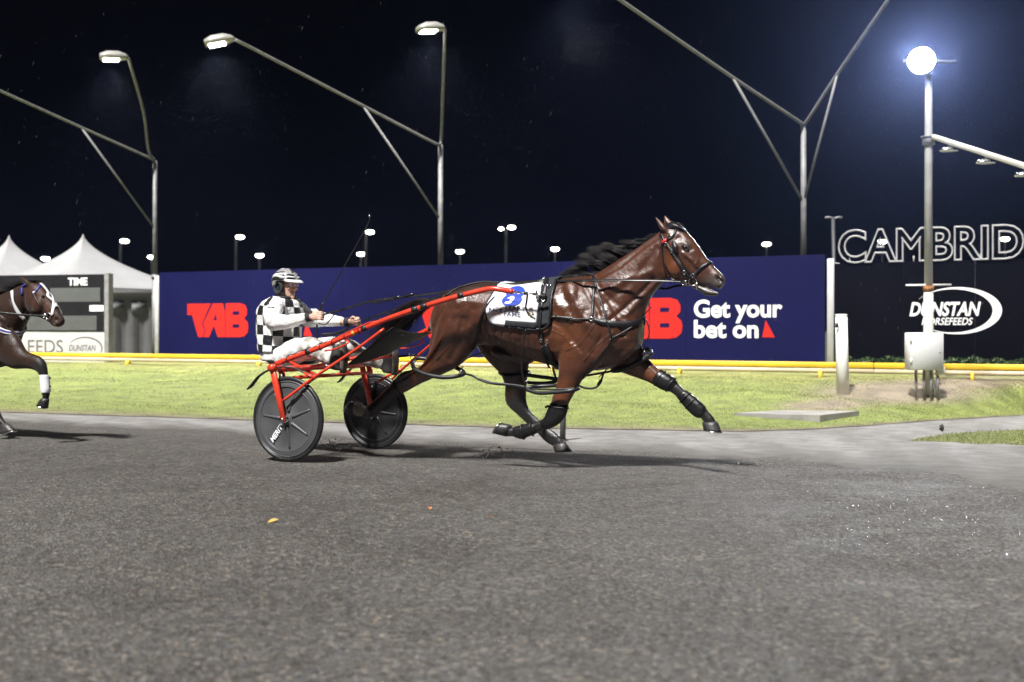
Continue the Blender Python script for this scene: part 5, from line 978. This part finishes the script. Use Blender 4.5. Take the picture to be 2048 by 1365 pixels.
TOR = [(534, 722, 588, 722, .16), (531, 704, 590, 706, .165), (529, 680, 590, 680, .165), (528, 652, 590, 653, .17), (530, 625, 592, 628, .18), (539, 605, 590, 609, .17), (553, 594, 586, 600, .10), (560, 586, 582, 594, .062), (562, 576, 582, 588, .056)]
NA = [(555, 608, -.15), (547, 618, -.22), (545, 636, -.27), (549, 645, -.27), (575, 644, -.24), (612, 636, -.175), (622, 634, -.165)]
FA = [(572, 608, .15), (588, 614, .21), (612, 634, .26), (622, 640, .26), (650, 640, .225), (686, 644, .17), (700, 644, .155)]
NL = [(566, 714, -.10), (590, 704, -.17), (618, 697, -.25), (632, 698, -.29), (650, 709, -.36), (672, 722, -.45)]; FL = [(580, 714, .10), (625, 704, .19), (672, 694, .27), (690, 694, .30), (725, 712, .38), (768, 728, .46)]
bp_ += [px_loft(TOR, 0, HM), limb(NA, [.06, .058, .048, .045, .042, .03, .027]), limb(FA, [.06, .058, .048, .045, .042, .03, .027]), limb(NL, [.085, .085, .072, .06, .052, .042]), limb(FL, [.085, .085, .072, .06, .052, .042])]
def fist(wr, d, out, sgn):
    """a closed hand, thumb uppermost: d along the forearm, out away from the palm"""
    d, out = nrm(d), nrm(out); u = nrm(np.cross(out, d)); u = u if u[2] > 0 else -u; c = wr + d * .045; P = [ball(c, (.050, .021, .040), 9, np.array([d, out, u]))]
    for i, (h_, L_) in enumerate(((.030, .95), (.010, 1.05), (-.011, 1.0), (-.031, .82))):
        k0 = wr + d * .070 + u * h_ + out * .010; k1 = k0 + d * .030 * L_ - out * .004 - u * .004; k2 = k1 - out * .034 * L_ + d * .006; k3 = k2 - d * .026 * L_ - out * .004; P.append(tube(catmull(np.array([k0, k1, k2, k3]), 3), np.interp(np.linspace(0, 1, 10), [0, .35, 1], [.0105, .0108, .0085]), 8)); P.append(ball(k1, .0112, 6)); P.append(ball(k3, .0085, 6))
    t0 = wr + d * .022 + u * .028; t1 = t0 + d * .026 + u * .018 - out * .006; t2 = t1 + d * .030 - u * .004 - out * .012; P.append(tube(catmull(np.array([t0, t1, t2]), 3), np.linspace(.0145, .0095, 7), 8)); P.append(ball(t2, .0095, 6)); return P
NWp, FWp = U(622, 634, -.165), U(700, 644, .155); nd, fd = nrm(U(645, 630, -.15) - NWp), nrm(U(728, 642, .15) - FWp)
bp_ += fist(NWp, nd, -N * .85 - H * .1 + Z * .15, 1) + fist(FWp, fd, -N * .2 + Z * .3 + H * .0 + N * .9, -1)
bv, bf, be = fuse(bp_, 0.0042, 3)
SK = np.tile(np.array([[.56, .34, .26]]), (len(bv), 1)); loc = np.stack([(bv - HO) @ FW, (bv - HO) @ SD_, (bv - HO) @ UPh], 1)
def tint(c, r, col): 
    w = np.clip(1.3 - np.linalg.norm((loc - np.array(c)) / np.array(r), axis=1), 0, 1)[:, None]; SK[:] = SK * (1 - w) + np.array(col) * w
for y in (-.03, .03): tint((.08, y, .030), (.03, .026, .007), (.10, .07, .05)); tint((.08, y, .006), (.03, .018, .010), (.30, .17, .13)); tint((.07, y * 1.5, -.035), (.04, .02, .02), (.50, .24, .18))
tint((.09, 0, -.068), (.03, .024, .010), (.38, .16, .14)); tint((.088, 0, -.0685), (.03, .022, .0022), (.14, .06, .05)); tint((.09, 0, -.09), (.03, .03, .012), (.40, .26, .20)); tint((.1, 0, -.03), (.02, .018, .014), (.52, .25, .19))
b_o = obj('body', bv, quads(bf), M_skin, dv); set_color(b_o, SK)
for y in (-.031, .031): obj('eye', *hb(.0735, y, .008, .011, .012, .011), mat('eye_white', (.65, .62, .6), .2, var=0), dv); obj('iris', *hb(.083, y, .008, .0025, .0055, .0055), mat('iris', (.03, .02, .015), .1, var=0), dv)
# clothing
from mathutils import noise as mnoise
def creases(v, f, amp, sc, stretch=(1, 1, 1)):
    n_ = vnormals(v, f); d = np.array([mnoise.noise(Vector(p * sc * np.array(stretch))) * .6 + (abs(mnoise.noise(Vector(p * sc * 1.9 + 7.1))) - .25) * .9 for p in v]); return v + n_ * (amp * d)[:, None]
J = [px_loft([(a[0] - 6, a[1], a[2] + 6, a[3], a[4] + .036) for a in TOR[1:7]], 0, HM), limb(NA[:-1], [.092, .090, .082, .075, .064, .044]), limb(FA[:-1], [.092, .090, .082, .075, .064, .044])]
jv, jf, je = fuse(J, .0075, 6); jv = creases(jv, jf, .009, 12, (1, 1, .6))
ax0, ax1 = (U(560, 706, 0)), (U(566, 606, 0)); ad = nrm(ax1 - ax0); rel = jv - ax0; al = rel @ ad; pr = rel - np.outer(al, ad); ang = np.arctan2(pr @ (-N), pr @ H); dt = np.min([seg_dist(jv, US(a)[2:]) / .088 for a in (NA, FA)] + [seg_dist(jv, US(a)[1:3]) / .080 for a in (NA, FA)], axis=0); sl = np.clip((1.12 - dt) / .06, 0, 1) 
sl = np.maximum(sl, 0); CH = np.stack([ang * .185 / .092 + 100.35, al / .088 + 50.2, sl], 1)
CH[:, :2] += .05 * np.array([[mnoise.noise(Vector(p * 11)), mnoise.noise(Vector(p * 11 + 5))] for p in jv])
def jersey_mat():
    m = mat('checked_silk', (.7, .7, .7), .45, var=0, bump=.35, bscale=22); nt = m.node_tree; b = nt.nodes['Principled BSDF']; L = nt.links.new; a = nt.nodes.new('ShaderNodeAttribute'); a.attribute_name = 'Chk'; s = nt.nodes.new('ShaderNodeSeparateXYZ'); L(a.outputs['Vector'], s.inputs[0]); fl_ = []
    for i in (0, 1): q = nt.nodes.new('ShaderNodeMath'); q.operation = 'FLOOR'; L(s.outputs[i], q.inputs[0]); fl_.append(q)
    ad_ = nt.nodes.new('ShaderNodeMath'); ad_.operation = 'ADD'; L(fl_[0].outputs[0], ad_.inputs[0]); L(fl_[1].outputs[0], ad_.inputs[1]); md = nt.nodes.new('ShaderNodeMath'); md.operation = 'MODULO'; md.inputs[1].default_value = 2; L(ad_.outputs[0], md.inputs[0]); mx = nt.nodes.new('ShaderNodeMath'); mx.operation = 'MAXIMUM'; gt = nt.nodes.new('ShaderNodeMath'); gt.operation = 'GREATER_THAN'; gt.inputs[1].default_value = .5; L(s.outputs[2], gt.inputs[0]); L(md.outputs[0], mx.inputs[0]); L(gt.outputs[0], mx.inputs[1])
    mc = nt.nodes.new('ShaderNodeMix'); mc.data_type = 'RGBA'; mc.inputs[6].default_value = (.014, .014, .017, 1); mc.inputs[7].default_value = (.74, .74, .73, 1); L(mx.outputs[0], mc.inputs[0]); L(mc.outputs[2], b.inputs['Base Color']); return m
jo = obj('jersey', jv, quads(jf), jersey_mat(), dv); at_ = jo.data.attributes.new('Chk', 'FLOAT_VECTOR', 'POINT'); at_.data.foreach_set('vector', CH.ravel())
T = [px_loft([(a[0] - 3, a[1], a[2] + 3, a[3], a[4] + .02) for a in TOR[:3]], 0, HM), limb(NL, [.115, .115, .100, .088, .078, .060]), limb(FL, [.115, .115, .100, .088, .078, .060])]
tv, tf, te = fuse(T, .0085, 7); tv = creases(tv, tf, .009, 9, (.7, .7, 1.3)); M_tr = mat('white_trousers', (.76, .76, .75), .6, var=.05, vscale=6, bump=.3, bscale=18, attr='Col'); to = obj('trousers', tv, quads(tf), M_tr, dv)
tc_ = np.tile(np.array([[.76, .76, .75]]), (len(tv), 1)); tq = np.min([seg_dist(tv, US(a)[-3:]) for a in (NL, FL)], axis=0); low = np.clip(((tv - U(620, 700, 0)) @ H - .02) / .2, 0, 1) ; nz = np.array([.5 + mnoise.noise(Vector(p * 14)) for p in tv]); w = np.clip(low * 1.3 * nz, 0, .85)[:, None]; set_color(to, tc_ * (1 - w) + np.array([.20, .18, .14]) * w)
for W_, d_ in ((NWp, nd), (FWp, fd)): obj('cuff', *tube([W_ - d_ * .045, W_ - d_ * .005], [.041, .037], 16), M_cloth_b, dv)
def bootd(secs, off, sole):
    v, f = px_loft(secs, off, HM, k=16); b_ = obj('boot', v, f, mat('dark_boot', (.035, .033, .032), .5, var=.3, bump=.2, bscale=60), dv); v, f = px_loft(sole, off, HM, k=16); obj('sole', v, f, mat('muddy_sole', (.10, .085, .07), .8, var=.35, vscale=25), b_)
bootd([(668, 690, 682, 688, .04), (664, 705, 684, 705, .048), (660, 722, 685, 722, .048), (664, 738, 684, 742, .042)], -.46, [(681, 684, 689, 683, .042), (683, 702, 692, 702, .052), (683, 722, 693, 722, .050), (682, 745, 690, 747, .042)]); bootd([(766, 698, 786, 696, .04), (764, 712, 788, 712, .048), (760, 730, 788, 730, .048), (766, 744, 786, 748, .042)], .46, [(785, 694, 792, 693, .042), (787, 710, 795, 710, .052), (787, 730, 795, 730, .050), (785, 750, 792, 751, .042)])
obj('collar', *tube(ring_pts(U(571, 596, 0), H * .075, N * .082, 24), .014, 8, closed=True), M_cloth_b, dv)
# helmet
def hel(th, ph, s=1.0): return hd_(-.012 + .138 * s * math.sin(th) * math.cos(ph), 0.112 * s * math.sin(th) * math.sin(ph), .036 + .118 * s * math.cos(th))
def tmax(ph): c = math.cos(ph); return math.radians(84 + (16 if c < 0 else 4) * max(0, -c) + (6 * abs(math.sin(ph)) if c > -.2 else 10) + (12 if c < -.3 else 0))
M_hel = mat('silver_helmet', (.34, .34, .35), .25, .15, var=.1, vscale=10, coat=.6); k = 40; R = [[hel(1e-3 + t * tmax(2 * math.pi * i / k), 2 * math.pi * i / k) for i in range(k)] for t in np.linspace(0, 1, 16)] + [[hel(tmax(2 * math.pi * i / k), 2 * math.pi * i / k, .9) for i in range(k)]]
he_ = obj('helmet', *loft(R, False), M_hel, dv)
def hstripe(pts, w, m): P = [hel(math.radians(a), math.radians(b2), 1.004) for a, b2 in dense(catmull(np.array(pts, float), 5), 4)]; c0 = hd_(-.006, 0, .036); obj('helmet_stripe', *ribbon(P, [p - c0 for p in P], w, .003), m, he_)
M_hs = mat('black_gloss', (.012, .012, .013), .25, var=.1, coat=.5); M_hw = mat('white_gloss', (.75, .75, .75), .3, var=.05, coat=.4)
for sg in (1, -1):
    hstripe([(80, 8 * sg), (78, 40 * sg), (82, 70 * sg), (76, 92 * sg), (80, 120 * sg), (96, 150 * sg)], .016, M_hs); hstripe([(72, 10 * sg), (70, 40 * sg), (73, 68 * sg), (67, 92 * sg), (70, 125 * sg), (86, 158 * sg)], .012, M_hw); hstripe([(64, 12 * sg), (61, 40 * sg), (64, 66 * sg)], .016, M_hs); hstripe([(45, 60 * sg), (48, 90 * sg), (55, 120 * sg), (70, 150 * sg)], .012, M_hs); hstripe([(56, 70 * sg), (58, 95 * sg), (64, 130 * sg), (80, 165 * sg)], .013, M_hw); hstripe([(25, 10 * sg), (38, 8 * sg), (50, 14 * sg)], .020, M_hs)
    hstripe([(15, 90 * sg), (20, 140 * sg), (30, 170 * sg)], .013, M_hw); hstripe([(88, 70 * sg), (83, 92 * sg), (88, 125 * sg), (104, 152 * sg)], .013, M_hs)
for sg in (1, -1):
    c = lambda x, z, y=.083: hd_(x, y * sg, z); Pq = [c(-.020 + .046 * math.cos(a), -.022 + .052 * math.sin(a)) for a in np.arange(24) * math.pi / 12]; obj('ear_guard', *tube(Pq, np.array([.0165 + .006 * max(0, math.cos(a - .9)) for a in np.arange(24) * math.pi / 12]), 8, closed=True), M_cloth_b, he_); obj('ear_guard_pad', *ball(c(-.022, -.022, .070), (.046, .012, .05), 10, AXH), M_cloth_b, he_); obj('ear', *ball(c(-.010, -.022, .079), (.015, .008, .026), 8, AXH), M_skin, dv); set_color(dv.children[-1], np.tile([[.46, .24, .18]], (len(dv.children[-1].data.vertices), 1)))
    obj('chin_strap', *ribbon([c(.03, -.045, .078), c(.045, -.085, .064), c(.055, -.112, .045), c(.060, -.126, .02)], [SD_ * sg - UPh * .3] * 4, .014, .003), M_black, he_); obj('glasses_arm', *tube([c(.085, .012, .055), c(.06, .014, .072), c(.01, .012, .079)], .003, 6), M_black, dv)
Vv = []
for i in range(17):
    a = math.radians(-66 + 132 * i / 16); b0 = hel(math.radians(82), a, 1.0); o_ = hd_(.0, 0, .05) + (FW * math.cos(a) * (.185) + SD_ * math.sin(a) * .102) - UPh * (.004 + .012 * math.cos(a)) - UPh * .006; Vv.append([b0, (b0 + o_) / 2 + UPh * .006, o_, o_ - UPh * .005, (b0 + o_) / 2 + UPh * .0, b0 - UPh * .008])
obj('helmet_peak', *loft(Vv), M_hw, he_)
M_lens = mat('clear_lens', (.85, .87, .9), .06, var=0, alpha=.22, spec=.8)
for sg in (1, -1): obj('lens', *hb(.092, .033 * sg, .005, .006, .031, .021, 10), M_lens, dv)
wh = empty('whip', U(640, 622, -.15), 'long thin black driving whip held upright in the near hand', 'whip')
obj('handle', *tube(catmull(US([(637, 628, -.152), (641, 618, -.152), (647, 606, -.155)]), 3), [.012, .012, .0115, .011, .0105, .009, .008], 10), M_black, wh); obj('shaft', *tube(catmull(US([(646, 607, -.155), (675, 558, -.17), (705, 504, -.18), (728, 464, -.19), (737, 446, -.19), (740, 438, -.19), (739, 432, -.19)]), 4), np.linspace(.0055, .0022, 25), 6), M_rubber, wh); obj('tip', *tube(US([(739, 436, -.19), (738.5, 430, -.19)]), [.004, .008], 6), M_chrome, wh)
# ================================================================== SECOND HORSE AT THE LEFT EDGE
M2 = at(60, 700, 10.8) * [1, 1, 0]
h2 = empty('horse', M2 - Z * 0.06, 'dark brown racehorse with white bridle straps coming in at the left edge', 'horse')
t2 = [(28, 690, 27, 714, .08), (16, 655, 14, 730, .17), (-10, 626, -12, 738, .22), (-45, 612, -48, 738, .25), (-90, 607, -92, 735, .28), (-150, 610, -150, 728, .28), (-205, 615, -200, 712, .27), (-248, 625, -244, 700, .20), (-268, 645, -265, 680, .08)]
n2 = [(-35, 612, 12, 712, .15), (-25, 604, 28, 700, .17), (0, 592, 37, 675, .15), (24, 580, 46, 652, .12), (44, 570, 56, 632, .092), (60, 565, 63, 615, .075)]
hd2 = [(58, 566, 56, 600, .065), (70, 563, 60, 622, .085), (84, 570, 70, 632, .092), (96, 585, 82, 636, .082), (105, 600, 92, 640, .066), (113, 614, 101, 646, .056), (120, 626, 108, 653, .052), (126, 637, 116, 655, .045), (127, 645, 121, 653, .03)]
nf2 = [(20, 655, -25, 700, .08), (36, 675, -2, 722, .09), (50, 700, 26, 738, .076), (66, 708, 52, 738, .060), (80, 714, 70, 741, .052), (89, 724, 77, 746, .050), (93, 742, 81, 752, .042), (95, 758, 84, 758, .033), (96, 775, 85, 775, .032), (98, 786, 86, 788, .038), (96, 797, 87, 797, .030), (94, 805, 84, 803, .028)]
ff2 = [(0, 690, -45, 690, .09), (-5, 735, -42, 735, .075), (-14, 770, -36, 768, .052), (-10, 796, -28, 794, .046), (-3, 820, -18, 818, .034), (4, 836, -8, 836, .036), (11, 845, -2, 848, .031), (18, 853, 0, 858, .03)]
nh2 = [(-200, 640, -262, 640, .11), (-215, 690, -262, 690, .11), (-245, 735, -280, 735, .075), (-275, 775, -298, 778, .05), (-300, 815, -316, 812, .03), (-318, 845, -334, 838, .034), (-326, 850, -338, 846, .03)]; fh2 = [(-185, 650, -255, 650, .11), (-180, 700, -240, 700, .105), (-180, 740, -222, 740, .07), (-190, 775, -218, 775, .05), (-182, 810, -198, 812, .03), (-168, 842, -184, 842, .034), (-162, 852, -176, 852, .03)]
mm = []
for sg in (-1, 1): mm += [muscle(75, 612, .075 * sg, .07, .075, .03, -30, M2), muscle(-5, 670, .17 * sg, .13, .2, .08, 20, M2), muscle(-225, 655, .16 * sg, .16, .22, .10, -10, M2), px_loft([(52, 574, 62, 570, .022), (46, 566, 58, 562, .026), (42, 559, 50, 556, .016), (36, 553, 39, 552, .004)], .06 * sg, M2)]
v2, f2, e2 = horse_skin([(t2, 0, 2.2), (n2, 0, 2), (hd2, 0, 2.3)], [(nf2, -.13), (ff2, .13), (nh2, -.14), (fh2, .14)], mm, .0105, M2)
R2 = [([(0, 640), (20, 680), (15, 715)], 6, -.014, .05, 9), ([(-20, 610), (10, 650)], 6, .01, .05, 9), ([(40, 600), (55, 640)], 4, -.012, .03, 9), ([(60, 590), (58, 625)], 4, -.012, .03, 9), ([(120, 640)], 4, -.02, .01, .1), ([(92, 600), (104, 625)], 4, .008, .02, 9)]
v2 = sculpt(v2, f2, M2, R2, 205.0)
C2 = coat(v2, M2, (.022, .0085, .0042), [([(80, 590), (100, 620)], 25, (.045, .016, .008), -9, 9, 30), ([(120, 645)], 14, (.05, .028, .02), -9, 9, 14), ([(85, 740), (92, 800)], 26, (.010, .009, .009), -9, -.02, 14), ([(-10, 800), (5, 845)], 26, (.010, .009, .009), .02, 9, 14), ([(115, 652)], 4, (.4, .3, .25), -9, 9, 4), ([(122, 640)], 4, (.008, .006, .006), -9, 9, 3)])
M_coat2 = horse_mat('dark_wet_coat', .5, .35); bo2 = obj('body', v2, quads(f2), M_coat2, h2); set_color(bo2, C2); B2 = bvh_of(v2, f2)
p, n_ = hit(B2, 86, 594); obj('eye', *ball(p - n_ * .008, .02, 10), M_eye, h2); obj('eye', *ball(mirror(p - n_ * .008, M2), .02, 10), M_eye, h2)
hoof([(97, 798), (84, 797)], [(93, 817), (77, 808)], -.13, .037, .052, h2, M2); hoof([(16, 846), (-4, 852)], [(31, 861), (0, 871)], .13, .037, .056, h2, M2); hoof([(-322, 852), (-340, 846)], [(-330, 868), (-352, 856)], -.14, .037, .054, h2, M2); hoof([(-160, 852), (-178, 852)], [(-152, 868), (-178, 868)], .14, .037, .054, h2, M2)
cr2 = catmull(np.array([U(x, y, 0, M2) for x, y in ((-35, 610), (-15, 598), (10, 586), (35, 573), (55, 565))]), 12)
def wind2(i, root):
    r = RNG.uniform(-1, 1, 5); d = nrm(-H + Z * (.35 + .25 * r[0]) + N * .3 * r[1]); P = [root]
    for j in range(8): P.append(P[-1] + nrm(d - Z * .09 * j + N * .2 * math.sin(j + r[2] * 3)) * .018 * (1 + .4 * r[3]))
    return np.array(P)
strands('mane', [cr2[RNG.integers(len(cr2))] + N * RNG.uniform(-.02, .03) for _ in range(600)], wind2, M_mane, h2, r0=.0024)
strands('forelock', [U(66, 563, 0, M2) + H * RNG.uniform(-.05, .05) + N * RNG.uniform(-.04, .04) for _ in range(260)], lambda i, r: np.array([r + (Z * (.35 - .06 * j) + H * RNG.uniform(-.2, .8) + N * RNG.uniform(-.5, .5)) * .014 * j for j in range(7)]), M_mane, h2, r0=.002)
b2_ = empty('bridle', U(90, 600, -.1, M2), 'dark bridle with white crossed face straps on the brown horse', 'bridle'); M_ws = mat('white_strap', (.66, .66, .68), .5, var=.06); M_bls = mat('blue_strap', (.03, .03, .22), .5, var=.1)
def strap2(name, poly, w, parent, m=M_black, off=.006):
    P, Q = surf_path(B2, poly, off, 3, -.2, M2); v, f = ribbon(P, Q, w, .006); recalc(obj(name, v, f, m, parent)); recalc(obj(name, np.array([mirror(q, M2) for q in v]), f, m, parent))
strap2('face_strap', [(82, 566), (94, 576), (103, 590), (107, 605), (106, 622), (105, 630)], .026, b2_, M_ws, .008); strap2('noseband', [(104, 632), (108, 614), (114, 607), (120, 607)], .024, b2_, M_ws, .010); strap2('browband', [(66, 589), (74, 580), (82, 570)], .022, b2_, M_bls); strap2('cheek_piece', [(67, 588), (73, 600), (82, 615), (90, 627), (97, 632)], .014, b2_); strap2('crown_strap', [(44, 590), (44, 576), (52, 569)], .022, b2_, M_bls)
p, n_ = hit(B2, 98, 632); 
if p is not None: ring(p + n_ * .012, n_, .030, b2_, name='bit_ring'); ring(p + n_ * .012 - H * .05, n_, .018, b2_, name='rein_ring')
p, n_ = hit(B2, 69, 586)
if p is not None: obj('browband_stud', *ball(p + n_ * .008, .014, 8), M_ws, b2_)
hn2 = empty('harness', U(20, 670, -.25, M2), 'blue and white breast strap and white neck strap on the brown horse', 'harness')
strap2('neck_strap', [(25, 583), (28, 605), (38, 628), (48, 638)], .034, hn2, M_ws, .010); pb, qb = surf_path(B2, [(-10, 655), (4, 662), (18, 667)], .008, 3, -.2, M2); fm = B2.ray_cast(Vector(U(10, 668, 0, M2) + H * 1.0), Vector(-H))[0]
fm = np.array(fm) + H * .010; r_ = B2.find_nearest(Vector(mirror(pb[-1], M2))); m0, m1 = pb[-1], np.array(r_[0]) + np.array(r_[1]) * .008; arc_ = []
for t in np.linspace(0, 1, 9)[1:-1]:
    q = m0 + (m1 - m0) * t; q[2] = m0[2] + (fm[2] - m0[2]) * math.sin(math.pi * t); r_ = B2.ray_cast(Vector(q + H * 1.0), Vector(-H)); arc_.append((np.array(r_[0]) + np.array(r_[1]) * .008, np.array(r_[1])) if r_[0] is not None else (q, H))
nr_ = [B2.find_nearest(Vector(mirror(q, M2))) for q in pb[::-1]]; pm, qm = np.array([np.array(r_[0]) + np.array(r_[1]) * .008 for r_ in nr_]), np.array([np.array(r_[1]) for r_ in nr_])
PB, QB = np.vstack([pb, [q[0] for q in arc_], pm]), np.vstack([qb, [q[1] for q in arc_], qm])
for _ in range(4): PB[1:-1] = (PB[:-2] + 2 * PB[1:-1] + PB[2:]) / 4; QB[1:-1] = (QB[:-2] + QB[1:-1] + QB[2:]) / 3
v, f = ribbon(PB, QB, .044, .006); recalc(obj('breast_strap', v, f, M_ws, hn2)); v, f = ribbon(PB + QB * .005, QB, .018, .006); recalc(obj('breast_strap_stripe', v, f, M_bls, hn2))
r2 = empty('rein', U(20, 628, -.2, M2), 'thin dark rein along the neck of the brown horse', 'rein'); P = catmull(US([(-60, 622, -.28), (0, 626, -.22), (40, 630, -.16), (80, 632, -.12), (94, 633, -.10)], M2), 5); obj('strap', *ribbon(P, [-N] * len(P), .02, .004), M_black, r2)
e = empty('leg_boot', U(90, 785, -.13, M2), 'white tendon boot on the lifted foreleg of the brown horse', 'leg boot'); obj('shell', *px_loft([(94, 750, 82, 750, .042), (97, 764, 82, 764, .044), (99, 778, 83, 778, .044), (98, 786, 85, 787, .042)], -.13, M2), M_ws, e)
for y in (755, 772): q = U(98, y, -.13, M2); obj('boot_strap', *ribbon([q, q + H * .02 - Z * .01], [-N, -N], .02, .004), M_black, e)
# ================================================================== FLYING MUD, RAIN, DAMP AIR
cl_ = []
for cx0, cy0, sx, sy, off, n_ in ((668, 892, 26, 17, .05, 70), (985, 905, 40, 12, -.1, 60), (1140, 700, 3, 2, -.6, 0), (560, 918, 20, 5, -.7, 25)):
    for i in range(n_):
        p = U(cx0 + RNG.normal() * sx * .5, min(cy0 + RNG.normal() * sy * .5, 918), off + RNG.uniform(-.1, .1)); r = .002 + .008 * RNG.uniform() ** 3; v, f = ball(p, r, 4); cl_.append((v + RNG.normal(size=v.shape) * r * .3, f))
v, f = merge(cl_); tag(obj('flying_mud', v, f, mat('wet_mud', (.04, .034, .028), .6, var=.3), smooth=False, loc=(0, 0, 0)), 'dark specks of mud thrown up behind hooves and wheels', 'mud', kind='stuff')
p = at(1884, 856, 10.0); v, f = ball(p, (.018, .014, .03), 7); tag(obj('mud_clod', v + RNG.normal(size=v.shape) * .005, f, mat('wet_mud', (.04, .034, .028), .6)), 'dark mud clod in the air before the path at right', 'mud')
ln = np.array([-.35, 0, -1.0]); ln /= np.linalg.norm(ln); pr_ = []
for px, py, D, n_, sx, sy in ((440, 110, 23.2, 900, 75, 110), (872, 90, 24, 800, 85, 110), (232, 145, 25.3, 600, 70, 110), (1840, 140, 14.6, 1600, 190, 210), (1190, 40, 20.5, 800, 80, 110)):
    for i in range(n_): r = abs(RNG.normal()) + .05; pr_.append(at(px + RNG.normal() * sx * (.35 + .6 * r), py + r * sy, D + RNG.uniform(-1.2, .8)))
for i in range(700): pr_.append(at(RNG.uniform(-50, 2100), RNG.uniform(0, 700), RNG.uniform(6, 24)))
pr_ = np.array(pr_); n_ = len(pr_); L_ = RNG.uniform(.012, .035, (n_, 1)); sd = np.array([1, 0, .2]) * .0009; V = np.stack([pr_ - sd, pr_ + sd, pr_ + ln * L_ - np.array([0, .0009, 0])], 1).reshape(-1, 3)
tag(obj('rain', V, np.arange(3 * n_).reshape(-1, 3), mat('rain_drop', (.16, .17, .19), .2, var=0, spec=.5), smooth=False, loc=(0, 0, 0)), 'fine drizzle streaks lit by the lamps against the night', 'rain', kind='stuff')
hz = np.array([[x, y, z] for x in (-130, 130) for y in (-20, 120) for z in (-3.5, 13.5)], float)
mh = bpy.data.materials.new('damp_air'); mh.use_nodes = True; nt = mh.node_tree; nt.nodes.clear(); out = nt.nodes.new('ShaderNodeOutputMaterial'); pv = nt.nodes.new('ShaderNodeVolumePrincipled'); pv.inputs['Color'].default_value = (.38, .50, 1.0, 1); pv.inputs['Density'].default_value = .001; pv.inputs['Anisotropy'].default_value = .87; nt.links.new(pv.outputs[0], out.inputs['Volume'])
o = obj('haze', hz, [(0, 1, 3, 2), (4, 6, 7, 5), (0, 4, 5, 1), (2, 3, 7, 6), (0, 2, 6, 4), (1, 5, 7, 3)], mh, smooth=False, loc=(0, 0, 0)); recalc(o); tag(o, kind='stuff')
